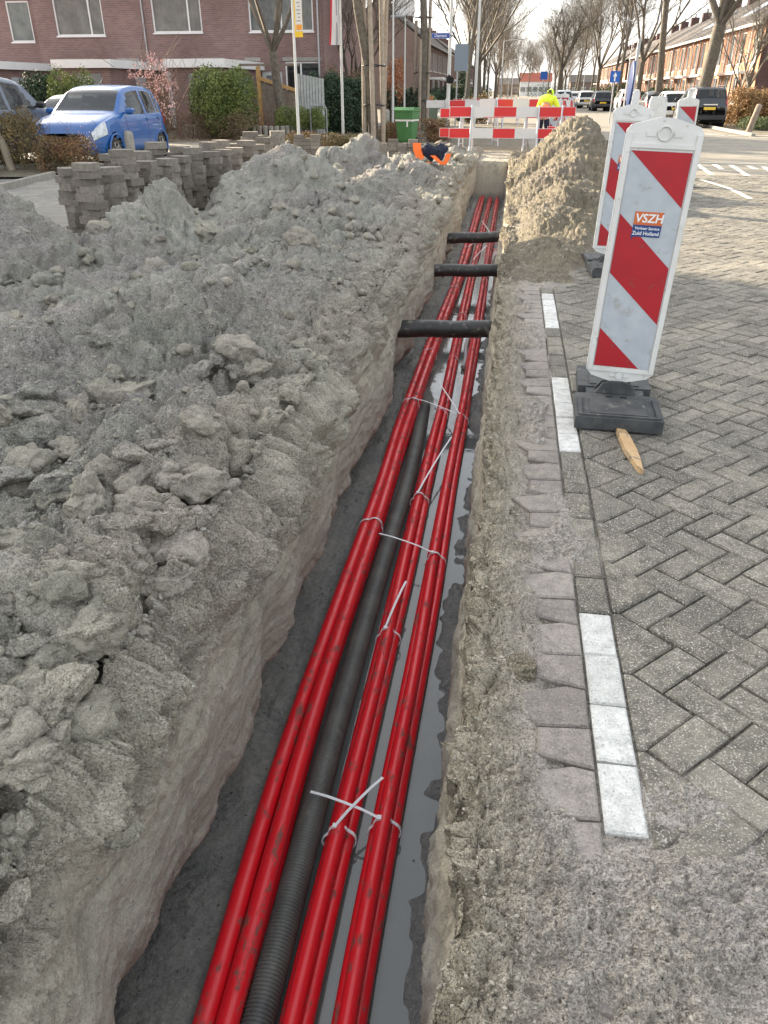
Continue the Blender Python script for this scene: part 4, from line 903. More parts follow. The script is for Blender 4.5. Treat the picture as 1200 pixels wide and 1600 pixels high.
# ================================================================ VEHICLES
RUB = M('tyre_rubber', (.022, .022, .023), rough=.8, dirt=((.10, .09, .08), 20, .55)); RIM = M('alloy_rim', (.50, .51, .53), rough=.3, metal=.7); BLKP = M('black_trim', (.018, .018, .02), rough=.5)
CGL = M('car_glass', (.018, .024, .028), rough=.03, spec=.45); CGL.node_tree.nodes['Principled BSDF'].inputs['Alpha'].default_value = .75
LENS = M('lamp_lens', (.62, .66, .68), (.35, .38, .40), 14, .12, spec=.9); REDL = M('tail_lens', (.50, .02, .02), (.35, .01, .01), 18, .2, spec=.8); PLY = M('yellow_plate', (.75, .50, .04), rough=.5); CHR = M('chrome', (.7, .7, .7), rough=.15, metal=1)
def paint(name, c, coat=1): return M(name, c, rough=.35, metal=0., coat=coat * .6)
def car(name, label, cat, loc, rz, pmat, Ln=3.7, Wd=1.69, Ht=1.51, kind='hatch', group=None, detail=2, plate=None):
    r = thing(name, label, cat, loc, rz, group); hw = Wd / 2; n = 72 if detail == 2 else 40
    if kind == 'hatch': top = [(0, .58), (.02, .74), (.07, .84), (.20, .95), (.275, 1.0), (.42, 1.38), (.50, 1.47), (.62, 1.51), (.80, 1.49), (.90, 1.42), (.955, 1.12), (.985, .92), (1, .62)]; belt = .93; cab = (.275, .45, .90, .965); wf, wrr = .185, .835
    elif kind == 'suv': top = [(0, .70), (.015, .92), (.06, 1.02), (.22, 1.09), (.27, 1.12), (.385, 1.52), (.45, 1.62), (.6, 1.68), (.88, 1.66), (.94, 1.58), (.975, 1.18), (.99, 1.02), (1, .72)]; belt = 1.05; cab = (.27, .42, .93, .978); wf, wrr = .19, .80
    else: top = [(0, .52), (.02, .66), (.08, .78), (.24, .90), (.30, .94), (.43, 1.30), (.52, 1.43), (.65, 1.46), (.80, 1.40), (.90, 1.22), (.95, 1.02), (.985, .90), (1, .60)]; belt = .90; cab = (.30, .46, .86, .955); wf, wrr = .18, .81
    sc = Ht / max(t[1] for t in top); ts = np.linspace(0, 1, n); tp = np.interp(ts, [t[0] for t in top], [t[1] * sc for t in top])
    kern = np.array([1, 2, 3, 2, 1]) / 9.; tp2 = np.convolve(np.pad(tp, 2, 'edge'), kern, 'valid'); tp = tp2
    wid = hw * np.interp(ts, [0, .02, .06, .14, .3, .7, .9, .97, 1], [.62, .80, .90, .965, 1, 1, .965, .89, .80])
    bl = belt * sc; G = []
    for i, s in enumerate(ts):
        w = wid[i]; zt = tp[i]; zb = min(bl + .03 * (s - .3), zt - .045); z0 = .24 + .06 * (max(0, .06 - s) / .06 + max(0, s - .95) / .05)
        g = min(1, max(0, (zt - zb - .045) / (Ht - bl - .045))); wr = w * (.93 - .19 * g) ; x = Ln / 2 - s * Ln
        row = [(0, z0 - .03), (.6 * w, z0 - .03), (.9 * w, z0 - .01), (.965 * w, z0 + .07), (.985 * w, z0 + .14), (w, z0 + (zb - z0) * .42), (w * 1.0, z0 + (zb - z0) * .62), (.99 * w, z0 + (zb - z0) * .8), (.975 * w, z0 + (zb - z0) * .93), (.95 * w, zb)]
        for k in (.15, .4, .65, .88): row.append((.945 * w + (wr - .945 * w) * k, zb + (zt - .05 - zb) * k))
        row += [(wr * .97, zt - .035), (wr * .9, zt - .014), (wr * .6, zt - .003), (wr * .3, zt), (0, zt + .002)]
        G.append([(x, a, b) for a, b in row])
    G = np.array(G); K = G.shape[1]; kk = 2 * K - 1
    full = np.concatenate([G, G[:, -2::-1] * np.array([1, -1, 1])], 1)  # left (+y) over roof to right
    V = full.reshape(-1, 3); xw = [Ln / 2 - wf * Ln, Ln / 2 - wrr * Ln]; rw = .30 if kind != 'suv' else .345; ra = rw + .055
    cats = {'body': [], 'windscreen': [], 'rear_window': [], 'side_window': []}
    pil = {'hatch': [.475, .655, .665, .835], 'suv': [.44, .60, .61, .77], 'sedan': [.49, .66, .67, .8]}[kind]
    for i in range(n - 1):
        sm = (ts[i] + ts[i + 1]) / 2
        for j in range(kk - 1):
            jj = j if j < K - 1 else kk - 2 - j; q = (i * kk + j, i * kk + j + 1, (i + 1) * kk + j + 1, (i + 1) * kk + j)
            c = (V[q[0]] + V[q[2]]) / 2
            if jj < 8 and abs(c[1]) > .55 * hw and any((c[0] - a) ** 2 + (c[2] - rw) ** 2 < (ra - .012) ** 2 for a in xw): continue
            if jj >= 15 and cab[0] + .012 < sm < cab[1] + .0: cats['windscreen'].append(q)
            elif jj >= 14 and cab[2] + .006 < sm < cab[3] + .0: cats['rear_window'].append(q)
            elif 9 <= jj <= 12 and pil[0] - .095 + (jj - 9) * .03 < sm < pil[3] + .07 - (jj - 9) * .012 and not (pil[1] - .006 < sm < pil[2] + .006) and not (pil[3] - .006 < sm < pil[3] + .008): cats['side_window'].append(q)
            else: cats['body'].append(q)
    for nm, fs in cats.items():
        if not fs: continue
        def emit(fs, nm):
            used = sorted({a for q in fs for a in q}); mp = {a: k for k, a in enumerate(used)}
            return link_mesh(nm, V[used], [tuple(mp[a] for a in q)[::-1] for q in fs], pmat if nm == 'body' else CGL, r, smooth=True)
        if nm == 'side_window':
            for sg in (1, -1): emit([q for q in fs if V[q[0]][1] * sg > 0], nm)
        else: emit(fs, nm)
    # cabin: seats and floor so the glass has something behind it
    cb = MB().lo((-Ln * .36, -hw * .86, .3), (Ln * .2, hw * .86, .55)); 
    for sy in (-.36, .36):
        for sx in (-.02 * Ln, -.22 * Ln): cb.box((sx, sy, .82 * sc), (.16, .46, .62), ry=R(-12), bev=.04); cb.box((sx - .07, sy, 1.22 * sc), (.10, .26, .17), bev=.03)
    cb.box((Ln * .20, 0, .86 * sc), (.35, hw * 1.6, .12), bev=.03)
    cb.build('seats', M('seat_cloth', (.06, .06, .065), rough=.9), r)
    for a in xw:
        for sg in (1, -1):
            wy = hw * .985; w_ = thing('x', None, None) if False else None
            ty = MB(); y0, y1 = sg * (wy - .19), sg * (wy - .012)
            ty.lathe([(.02, y0), (rw - .03, y0), (rw, y0 + sg * .03), (rw, y1 - sg * .03), (rw - .025, y1), (rw * .66, y1 - sg * .004)], (a, 0, rw), 24, 'y'); t_ = ty.build('wheel', RUB, r)
            rm = MB(); rm.lathe([(rw * .66, y1 - sg * .004), (rw * .63, y1 - sg * .03), (rw * .60, y1 - sg * .035)], (a, 0, rw), 24, 'y')
            rm.lathe([(rw * .16, y1 - sg * .012), (.001, y1 - sg * .008)], (a, 0, rw), 12, 'y')
            for k in range(6):
                an = k * math.pi / 3 + .3; rm.add([(a + math.cos(an + d) * q, y1 - sg * .018, rw + math.sin(an + d) * q) for d, q in ((-.26, rw * .1), (-.17, rw * .63), (.17, rw * .63), (.26, rw * .1))], [(0, 1, 2, 3)])
            rm.build('rim', RIM, t_); MB().lathe([(rw * .62, y1 - sg * .05), (.001, y1 - sg * .05)], (a, 0, rw), 20, 'y').build('brake_shadow_plate', BLKP, t_)
            # arch lip and liner
            F = []; ln = MB(); P1 = []; 
            for k in range(19):
                an = R(-22) + R(224) * k / 18; P1.append((a + math.cos(an) * ra, rw + math.sin(an) * ra))
            ln.tube([(p[0], sg * (wy + .0), p[1]) for p in P1], .022, 6); ln.build('wheel_arch', pmat if kind != 'suv' else BLKP, r)
            li = MB(); li.lathe([(ra, sg * (hw * .99)), (ra, sg * hw * .45), (.01, sg * hw * .45)], (a, 0, rw), 24, 'y'); li.build('arch_liner', BLKP, r)
    # lamps: patches lifted from the skin
    def patch(nm, mat, s0, s1, j0, j1, lift=.012, both=True):
        i0, i1 = int(s0 * (n - 1)), max(int(s0 * (n - 1)) + 1, int(round(s1 * (n - 1))))
        for sg in ((0, 1) if both else (0,)):
            js = list(range(j0, j1 + 1)) if sg == 0 else [kk - 1 - j for j in range(j0, j1 + 1)]
            ctr = np.array([0, 0, .7]); ids = [[full[i, j] for j in js] for i in range(i0, i1 + 1)]
            vv = []; 
            for row in ids:
                for p in row: d = p - ctr; d = d / np.linalg.norm(d); vv.append(p + d * lift)
            m_ = len(js); fs = [(i * m_ + j, i * m_ + j + 1, (i + 1) * m_ + j + 1, (i + 1) * m_ + j) for i in range(i1 - i0) for j in range(m_ - 1)]
            link_mesh(nm, vv, [f[::-1] for f in fs] if sg == 0 else fs, mat, r, smooth=True)
    if kind == 'hatch':
        patch('headlight', LENS, .015, .115, 6, 9); patch('tail_light', REDL, .93, .985, 6, 10)
    elif kind == 'suv':
        patch('headlight', LENS, .01, .10, 6, 9); patch('tail_light', REDL, .925, .988, 7, 14, .02)
    else: patch('headlight', LENS, .015, .10, 6, 9); patch('tail_light', REDL, .93, .99, 6, 9)
    if detail >= 1:
        MB().box((-Ln / 2 + .005, 0, .62 if kind != 'suv' else .80), (.03, .52, .11)).build('number_plate', PLY, r); MB().box((Ln / 2 - .01, 0, .44), (.03, .52, .11)).build('number_plate', PLY, r)
        MB().box((-Ln / 2 + .03, 0, .42), (.12, Wd * .86, .22), bev=.04).build('bumper', pmat if kind != 'suv' else BLKP, r); MB().box((Ln / 2 - .05, 0, .36), (.12, Wd * .72, .24), bev=.04).build('bumper', pmat, r)
        MB().box((Ln / 2 - .012, 0, .36), (.06, .8, .13)).build('grille', BLKP, r)
    if detail == 2:
        for sg in (1, -1):
            mx = Ln / 2 - Ln * (cab[0] + .085); mi = MB(); mi.box((mx, sg * (hw + .10), bl + .09), (.12, .19, .14), bev=.04); mi.box((mx + .02, sg * (hw - .02), bl + .05), (.05, .12, .04)); mi.build('mirror', pmat if kind != 'suv' else BLKP, r)
            for q in (pil[1], pil[3]): MB().box((Ln / 2 - Ln * (q + .0), sg * (hw * .998), bl - .10), (.17, .035, .03), bev=.008).build('door_handle', pmat, r)
            for s_ in (pil[0] - .12, pil[1] + .003, pil[3] + .01):
                i = int(s_ * (n - 1)); j = [3, 4, 5, 6, 7, 8, 9]; P = [full[i, a] * np.array([1, sg, 1]) + np.array([0, sg * .0012, 0]) for a in j]
                MB().tube(P, .0035, 4, sm=False).build('door_gap', BLKP, r)
            MB().tube([(Ln / 2 - Ln * (cab[0] + .01), sg * .25 - .3, 1.02 * sc), (Ln / 2 - Ln * (cab[0] + .035), sg * .25 + .12, 1.055 * sc)], .012, 5).build('wiper', BLKP, r)
        MB().tube([(-Ln * .02, 0, Ht), (-Ln * .10, 0, Ht + .16)], .006, 5).build('aerial', BLKP, r)
    return r
BLUE = paint('blue_paint', (.002, .085, .30)); DKB = paint('dark_blue_paint', (.06, .085, .13)); BLKC = paint('black_paint', (.010, .012, .016)); SILV = paint('silver_paint', (.42, .44, .46)); WHC = paint('white_car_paint', (.62, .62, .60)); GRC = paint('dark_grey_paint', (.05, .05, .055)); LBL = paint('pale_blue_paint', (.36, .42, .48))
p = atG(187, 257); bx = p[0] - .84
car('parked_car', 'bright blue hatchback parked nose towards us behind the stacked pavers', 'car', (bx, p[1] + 1.16, 0), R(-90), BLUE, Ln=3.95, Wd=1.82, Ht=1.66, group='parked cars on the left')
car('parked_car', 'dark blue car half cut by the left edge, beside the blue hatchback', 'car', (bx - 2.2, p[1] - .1, 0), R(90), DKB, Ln=4.3, Wd=1.80, Ht=1.84, kind='suv', group='parked cars on the left')
car('parked_car', 'silver car behind the blue hatchback, only its roof showing', 'car', (bx - 3.9, p[1] + 6.8, 0), R(-90), SILV, Ln=4.1, Ht=1.44, kind='sedan', group='parked cars on the left', detail=1)
gc = 'cars parked along the right side of the street'
suv = car('parked_car', 'black off-road car with yellow plate parked beside the thick tree', 'car', (8.85, 43.6, 0), R(90), BLKC, Ln=4.5, Wd=1.80, Ht=1.69, kind='suv', group=gc)
MB().box((-2.28, 0, .96), (.05, .62, .05)).build('plate_bar', CHR, suv); MB().lathe([(.055, -2.31), (.055, -2.285)], (0, 0, 0), 12, 'x').build('badge', CHR, suv, loc=(0, 0, 1.05))
for sg in (1, -1): MB().tube([(-1.9, sg * .62, 1.72), (.9, sg * .62, 1.74)], .02, 6).build('roof_rail', BLKP, suv)
for (x, y, mt, L_, H_, kd, lb) in ((4.4, 84, LBL, 4.0, 1.55, 'hatch', 'pale blue hatchback driving away just right of the worker'), (6.0, 92, SILV, 4.2, 1.45, 'sedan', 'silver car between the pale blue and the white hatchback'), (6.7, 87, WHC, 4.1, 1.50, 'hatch', 'white hatchback parked right of the silver car'),
    (7.1, 75, BLKC, 4.2, 1.5, 'hatch', 'black hatchback parked in front of the one-way sign'), (8.5, 69, WHC, 4.4, 1.62, 'suv', 'white tall car parked behind the edge-on sign'), (9.2, 60.5, GRC, 4.3, 1.48, 'sedan', 'dark car parked directly ahead of the white car'), (9.0, 52.5, WHC, 4.2, 1.5, 'hatch', 'white car parked just ahead of the black off-road car'), (8.0, 104, GRC, 4.2, 1.5, 'sedan', 'farthest dark car far down the right kerb')):
    car('parked_car', lb, 'car', (x, y, 0), R(90), mt, Ln=L_, Ht=H_, kind=kd, group=gc, detail=1)
# ================================================================ SITE OBJECTS
REFR = M('red_sheeting', (.39, .005, .014), (.34, .005, .013), 8, .5, dirt=((.24, .045, .04), 16, .60)); REFW = M('white_sheeting', (.38, .415, .455), (.44, .475, .51), 12, .5, dirt=((.34, .35, .34), 14, .58))
PLW = M('white_beacon_plastic', (.68, .68, .66), (.60, .60, .57), 6, .45, dirt=((.36, .34, .30), 22, .60)); RBB = M('recycled_rubber', (.038, .042, .045), (.075, .078, .078), 10, .75, bump=1.2, bsc=60, dirt=((.20, .19, .17), 9, .60))
ORG = M('sticker_orange', (.55, .13, .035), rough=.4); NAVY = M('sticker_blue', (.01, .045, .18), rough=.4); LETW = M('letter_white', (.75, .75, .75), rough=.4)
def text(name, s, size, mat, parent, loc, rot=(math.pi / 2, 0, 0), sx=1., shear=0., bold=.0):
    cu = bpy.data.curves.new(name, 'FONT'); cu.body = s; cu.size = size; cu.extrude = .0004; cu.offset = bold; cu.align_x = 'CENTER'; cu.align_y = 'CENTER'; cu.shear = shear; cu.resolution_u = 3
    o = bpy.data.objects.new(name, cu); COL.objects.link(o); dg = bpy.context.evaluated_depsgraph_get(); me = bpy.data.meshes.new_from_object(o.evaluated_get(dg)); bpy.data.objects.remove(o)
    me.materials.clear(); me.materials.append(mat); q = bpy.data.objects.new(name, me); COL.objects.link(q); q.parent = parent; q.location = loc; q.rotation_euler = rot; q.scale = (sx, 1, 1); return q
def beacon(label, loc, rz, tilt=0., full=True, logo='right', handle=.06, group='red and white traffic beacons', roll=0.):
    r = thing('traffic_beacon', label, 'traffic beacon', loc, rz, group)
    # panel in local xz, facing -y
    w, b, t = .178, .165, 1.405; mb = MB()
    body = MB(); out = [(-w + .03, b), (-.03, b - .03), (.03, b - .03), (w - .03, b), (w, b + .03), (w, t - .03), (w - .02, t - .005), (.05, t + .025), (.03, t + .03), (-.03, t + .03), (-.05, t + .025), (-w + .02, t - .005), (-w, t - .03), (-w, b + .03)]
    body.prism(out, -.022, .022, 'y'); fr = body.build('panel_frame', PLW, r); fr.rotation_euler = (tilt, roll, 0)
    # raised border and recessed field
    x1 = w - .034; z0, z1 = b + .055, t - .115
    bo = MB(); 
    for (a, c) in (((-w + .004, b + .03), (-x1 - .006, t - .04)), ((x1 + .006, b + .03), (w - .004, t - .04))): bo.lo((a[0], -.031, a[1]), (c[0], -.0225, c[1]))
    bo.lo((-x1 - .0055, -.031, z1 + .012), (x1 + .0055, -.0225, z1 + .03)); bo.lo((-x1 - .0055, -.031, z0 - .026), (x1 + .0055, -.0225, z0 - .010)); bo.build('border', PLW, fr)
    hd = MB(); hd.lathe([(.034, -.0225), (.034, -.029), (.028, -.029), (.028, -.0225)], (0, 0, t - .038), 20, 'y'); hd.lo((-.085, -.026, t - .052), (-.040, -.0228, t - .030)); hd.lo((.040, -.026, t - .052), (.085, -.0228, t - .030)); hd.build('grip_moulding', PLW, fr)
    hz = MB(); hz.lathe([(.02, -.029), (.001, -.029)], (0, 0, b + .008), 16, 'y'); hz.lo((-.05, -.030, b + .002), (-.022, -.0226, b + .014)); hz.lo((.022, -.030, b + .002), (.05, -.0226, b + .014)); hz.build('foot_moulding', PLW, fr)
    if handle: 
        h = MB(); h.prism([(-.032, t + .026), (.032, t + .026), (.030, t + .06 + handle), (.022, t + .075 + handle), (-.022, t + .075 + handle), (-.030, t + .06 + handle)], -.016, .016, 'y'); h.build('handle', PLW, fr)
    # sheeting: white field with red stripes falling to the right
    MB().lo((-x1, -.0262, z0), (x1, -.0226, z1)).build('white_sheet', REFW, fr)
    sl = .86; stp = .288
    for (za, zb) in ((z1 + 1.0, z1), (z1 - stp, z1 - 2 * stp), (z1 - 3 * stp, z1 - 4.2 * stp)):
        band = [(-x1, zb), (-x1, za), (x1, za - sl * 2 * x1), (x1, zb - sl * 2 * x1)]
        q = clip_poly(clip_poly(band, lambda p: p[1] - z0 - .001), lambda p: z1 - .001 - p[1])
        if len(q) >= 3: m_ = MB(); m_.prism([(a * .992, c) for a, c in q], -.0275, -.0264, 'y'); m_.build('red_stripe', REFR, fr)
    # company sticker
    if logo:
        zc = .955; k = 1.22
        l1 = MB().prism([(-.070, zc), (.068, zc), (.068, zc + .062), (-.070, zc + .062)], -.0292, -.0277, 'y').build('sticker', ORG, fr)
        MB().prism([(-.072, zc - .072), (-.058, zc - .056), (.066, zc - .056), (.068, zc - .0005), (-.070, zc - .0005)], -.0292, -.0277, 'y').build('sticker', NAVY, fr)
        text('lettering', 'VSZH', .056, LETW, fr, (.002, -.0298, zc + .030), shear=.1, bold=.0012)
        text('lettering', 'Verkeer Service', .0185, LETW, fr, (.0, -.0298, zc - .016), bold=.0003); text('lettering', 'Zuid Holland', .0245, LETW, fr, (-.004, -.0298, zc - .040), bold=.0004)
    # rubber foot
    ft = MB(); H_ = .085; 
    pl = [(-.215, -.40), (.215, -.40), (.22, -.38), (.22, .36), (.20, .40), (-.20, .40), (-.22, .36), (-.22, -.38)]
    ft.prism([(-.22, -.425), (.22, -.425), (.22, -.06), (-.22, -.06)], 0.012, .078, 'z'); ft.prism([(-.20, .06), (.20, .06), (.20, .425), (-.20, .425)], .012, .078, 'z')
    ft.prism([(-.155, -.0595), (-.075, -.0595), (-.075, .0595), (-.155, .0595)], .012, .070, 'z'); ft.prism([(.155, -.0595), (.075, -.0595), (.075, .0595), (.155, .0595)], .012, .070, 'z')
    ft.prism([(-.2, -.0595), (.2, -.0595), (.2, .0595), (-.2, .0595)], .010, .03, 'z')
    for sx in (-1, 1):
        for sy in (-.38, .38, 0): ft.lo((sx * .15 - .03, sy - .03, 0), (sx * .15 + .03, sy + .03, .0115))
    fo = ft.build('rubber_foot', RBB, r)
    # raised rims, block round the socket
    rm = MB(); rm.lo((-.205, -.41, .0781), (.205, -.395, .088)); rm.lo((-.205, -.3945, .0781), (-.185, -.13, .088)); rm.lo((.185, -.3945, .0781), (.205, -.13, .088)); rm.lo((-.145, -.37, .0781), (.145, -.14, .083))
    rm.prism([(-.11, .0781), (.11, .0781), (.075, .135), (.03, .145), (-.03, .145), (-.075, .135)], -.055, -.028, 'y'); rm.prism([(-.11, .0781), (.11, .0781), (.075, .125), (-.075, .125)], .03, .055, 'y')
    rm.lo((-.135, .09, .0781), (.135, .38, .084)); rm.build('foot_ribs', RBB, fo)
    sl = MB(); sl.lo((-.055, -.115, .0782), (-.02, -.095, .0795)); sl.lo((.02, -.115, .0782), (.055, -.095, .0795)); sl.build('slots', M('hole_black', (.004, .004, .004), rough=1), fo)
    return r
b1 = atG(962, 640); 
beacon('nearest red-white beacon with orange and blue company sticker, standing on the road pavers', (.665, 4.17, .002), R(-3), tilt=R(-1.5), roll=R(2.0), handle=0)
beacon('second red-white beacon, behind the nearest one beside the sand heap', (1.02, 7.95, .002), R(3), tilt=R(-1), roll=R(1.5))
beacon('third, farther red-white beacon between the nearest beacon and the black car', (3.05, 15.9, .002), R(-2), roll=R(-1))
def taped_post():
    p = atY(1024, 190, 12.6); r = thing('barrier_post', 'white plastic post wrapped in red-white tape just behind the nearest beacon', 'post', (p[0], p[1], 0))
    mb = MB(); mb.prism([(-.15, .0), (.15, .0), (.14, .86), (.12, 1.40), (.10, 1.47), (-.10, 1.47), (-.12, 1.40), (-.14, .86)], -.03, .03, 'y'); mb.build('panel', PLW, r)
    tp = MB(); 
    for (z, h, a) in ((1.06, .03, .12), (1.14, .02, -.05), (.98, .03, .02)):
        V = [(-.15, -.04, z), (.15, -.04, z + a * .3), (.15, -.04, z + a * .3 + h), (-.15, -.04, z + h), (-.15, .04, z), (.15, .04, z + a * .3), (.15, .04, z + a * .3 + h), (-.15, .04, z + h)]
        tp.add(V, [(0, 1, 2, 3), (5, 4, 7, 6), (4, 0, 3, 7), (1, 5, 6, 2)])
    tp.box((.10, -.045, 1.15), (.10, .012, .09)); tp.build('red_tape', M('tape_red', (.6, .03, .06), rough=.5), r)
    wt = MB(); 
    for i in range(9): wt.box((-.17 - .02 * (i % 3), -.03 + .01 * i, 1.02 + .035 * i * (.9 if i < 5 else .8)), (.09, .05, .07), rz=i, rx=.5 * i, bev=.02)
    wt.build('crumpled_plastic', M('plastic_film', (.62, .62, .60), (.5, .5, .48), 12, .35, bump=1), r)
    st = MB(); st.tube([(-.26, -.05, 1.12), (-.27, -.06, .9), (-.25, -.06, .75)], .008, 5); st.tube([(-.15, -.04, 1.1), (-.24, -.05, 1.13), (-.33, -.02, 1.05), (-.3, -.03, .88)], .007, 5); st.build('tape_tail', MATS['tape_red'], r)
taped_post()
def edge_sign():
    p = atG(985, 262); r = thing('traffic_sign', 'round blue traffic sign seen edge-on on a short grey pole', 'sign', (1.68, 13.4, 0), R(-91))
    MB().tube([(0, .03, 0), (.03, .03, 2.2)], .024, 10).build('pole', ZINC, r)
    d = MB(); d.lathe([(.001, -.022), (.30, -.022), (.31, -.018), (.31, .004), (.30, .006), (.001, .006)], (.02, 0, 1.62), 32, 'y'); d.build('disc', M('sign_blue', (.008, .032, .13), rough=.4), r)
    MB().box((0, .03, .05), (.3, .3, .1), bev=.02).build('foot', RBB, r)
edge_sign()
def ground_bits():
    a = atG(970, 678); b = atG(1001, 742); d = b - a; L_ = np.linalg.norm(d); mb = MB(); W_ = M('split_wood', (.42, .27, .13), (.52, .36, .19), 16, .8, bump=1.5, bsc=40, dirt=((.22, .17, .12), 14, .56), local=True)
    n = 8; 
    for i in range(n):
        t = i / (n - 1); w = .030 * (1 - .75 * max(0, t - .55) / .45) * (.8 + .2 * math.sin(i * 2.1)); 
    prof = [(-.5, .026), (-.35, .031), (0, .034), (.25, .026), (.42, .015), (.5, .009)]
    V = []; F = []
    for (t, w) in prof: V += [(t * L_, -w, 0), (t * L_, w, 0), (t * L_, w * .8, .020), (t * L_, -w * .9, .026)]
    for i in range(len(prof) - 1):
        for j in range(4): F.append((i * 4 + j, i * 4 + (j + 1) % 4, i * 4 + 4 + (j + 1) % 4, i * 4 + 4 + j))
    F += [(3, 2, 1, 0), (20, 21, 22, 23)]; mb.add(V, F); mb.v = [(x, y + .002 * math.sin(x * 60), z + .002) for x, y, z in mb.v]
    o = solo('wood_stake', mb, W_, 'pointed splinter of pale wood lying before the nearest rubber foot', 'wood'); c = (a + b) / 2; o.location = (c[0], c[1], .004); o.rotation_euler = (0, 0, math.atan2(d[1], d[0]))
ground_bits()

# ---- road barriers: two boards on A-shaped legs
BR = M('barrier_red', (.58, .020, .022), rough=.4, dirt=((.42, .05, .04), 10, .62)); BW = M('barrier_white', (.62, .60, .58), rough=.4, dirt=((.5, .47, .43), 10, .6)); GAL = M('galvanised_tube', (.50, .52, .53), rough=.45, metal=.3)
def barrier(label, loc, rz, segs=5, sw=.56, start=0, h=1.1, low=True, group='red and white road barriers'):
    r = thing('road_barrier', label, 'barrier', loc, rz, group); L_ = segs * sw
    for zc in ((h - .12, h - .63) if low else (h - .12,)):
        bd = MB(); off = 0 if zc > .7 else .0; bd.lo((-L_ / 2 - .012, -.012, zc - .122), (L_ / 2 + .012, .012, zc + .122)); bo = bd.build('board', BW, r)
        for i in range(segs):
            if (i + start) % 2 == 0: MB().lo((-L_ / 2 + i * sw + .004, -.0155, zc - .112), (-L_ / 2 + (i + 1) * sw - .004, .0155, zc + .112)).build('red_stripe', BR, bo)
            else: pass
    for x in ((-L_ * .30, L_ * .30) if segs > 1 else (0,)):
        lg = MB(); lg.tube([(x - .02, -.36, 0), (x, -.02, h + .03)], .024, 8); lg.tube([(x + .06, .36, 0), (x + .02, .02, h + .03)], .024, 8); lg.tube([(x - .015, -.30, .16), (x + .05, .31, .16)], .012, 6); lg.box((x, .0, h - .35), (.05, .03, .78)); lg.build('leg', GAL, r)
    return r
gb = 'red and white road barriers'
barrier('nearest red-white barrier, widest, standing across the end of the trench', (-.27, 22.9, .0), R(2), segs=5, sw=.585, start=0, h=1.16)
barrier('red-white barrier just behind the left end of the nearest one', (-.62, 24.9, 0), R(-2), segs=5, sw=.62, start=0, h=1.08)
barrier('single-board red-white barrier set askew behind the nearest pair', (.15, 27.3, 0), R(24), segs=5, sw=.55, start=1, h=1.30, low=False)
barrier('low red-white barrier left of the worker, seen over the others', (-1.5, 31.5, 0), R(10), segs=5, sw=.7, start=1, h=1.22, low=False)
barrier('red-white barrier beside the worker, near the parked cars', (1.75, 29.8, 0), R(75), segs=3, sw=.6, start=0, h=1.25)
barrier('right end barrier with red board beside the sand heap', (1.35, 25.4, 0), R(-6), segs=1, sw=.75, start=0, h=1.12)
for i, (x, y) in enumerate(((-2.0, 44), (-.6, 46), (.8, 43))): barrier(['left', 'middle', 'right'][i] + ' barrier of the three far down the dug-up verge', (x, y, 0), R(12 * i - 8), segs=4, sw=.6, start=i, h=1.15)
for i, (x, y) in enumerate(((1.5, 33.5), (1.85, 34.2))): beacon(['left', 'right'][i] + ' one of the two far beacons beside the worker', (x, y, 0), R(-5 + 10 * i), logo=None, group='far beacons beside the worker')
# ---- wheelie bin
def bin_(label, loc, rz, mt, sc=1., group='wheelie bins'):
    r = thing('wheelie_bin', label, 'wheelie bin', loc, rz, group); b = MB(); P = []
    for (z, wx, wy, yo) in ((.06, .22, .23, .03), (.12, .235, .25, .02), (.72, .27, .31, 0), (.725, .29, .33, 0), (.86, .295, .335, 0), (.93, .30, .345, 0)): P += [(-wx, -wy + yo, z), (wx, -wy + yo, z), (wx, wy + yo, z), (-wx, wy + yo, z)]
    F = [(3, 2, 1, 0)] + [(l * 4 + i, l * 4 + (i + 1) % 4, l * 4 + 4 + (i + 1) % 4, l * 4 + 4 + i) for l in range(5) for i in range(4)]; b.add(P, F)
    for i in range(-2, 3): b.lo((i * .1 - .012, -.35, .74), (i * .1 + .012, -.335, .90))
    b.build('body', mt, r)
    l = MB(); l.prism([(-.38, .935), (.37, .935), (.37, .965), (.25, 1.03), (-.25, 1.05), (-.38, .975)], -.325, .325, 'x'); l.lo((-.30, .37, .95), (.30, .43, 1.0)); l.build('lid', mt, r)
    MB().tube([(-.26, .44, .96), (.26, .44, .96)], .016, 8).build('handle', mt, r)
    for sg in (-1, 1): MB().lathe([(.001, sg * .25), (.10, sg * .25), (.10, sg * .30), (.001, sg * .30)], (0, .24, .10), 16, 'x').build('wheel', RUB, r)
    for o in r.children: pass
    r.scale = (sc, sc, sc); return r
GRN = M('green_plastic', (.055, .18, .055), (.07, .21, .07), 3, .5)
bn = bin_('green wheelie bin with white tape round it, beside the staked tree trunks', (atG(632, 219)[0] + .35, 27.4, 0), R(-12), GRN, 1.02)
tp_ = MB(); tp_.lo((-.284, -.329, .655), (.284, .329, .705)); tp_.box((.12, -.335, .58), (.05, .01, .16)); tp_.build('white_tape', M('white_tape', (.7, .7, .66), rough=.5), bn)
bin_('small grey-green bin far behind near the street name pole', (atY(676, 180, 47)[0], 47, 0), R(10), M('grey_green_plastic', (.12, .17, .13), rough=.6))
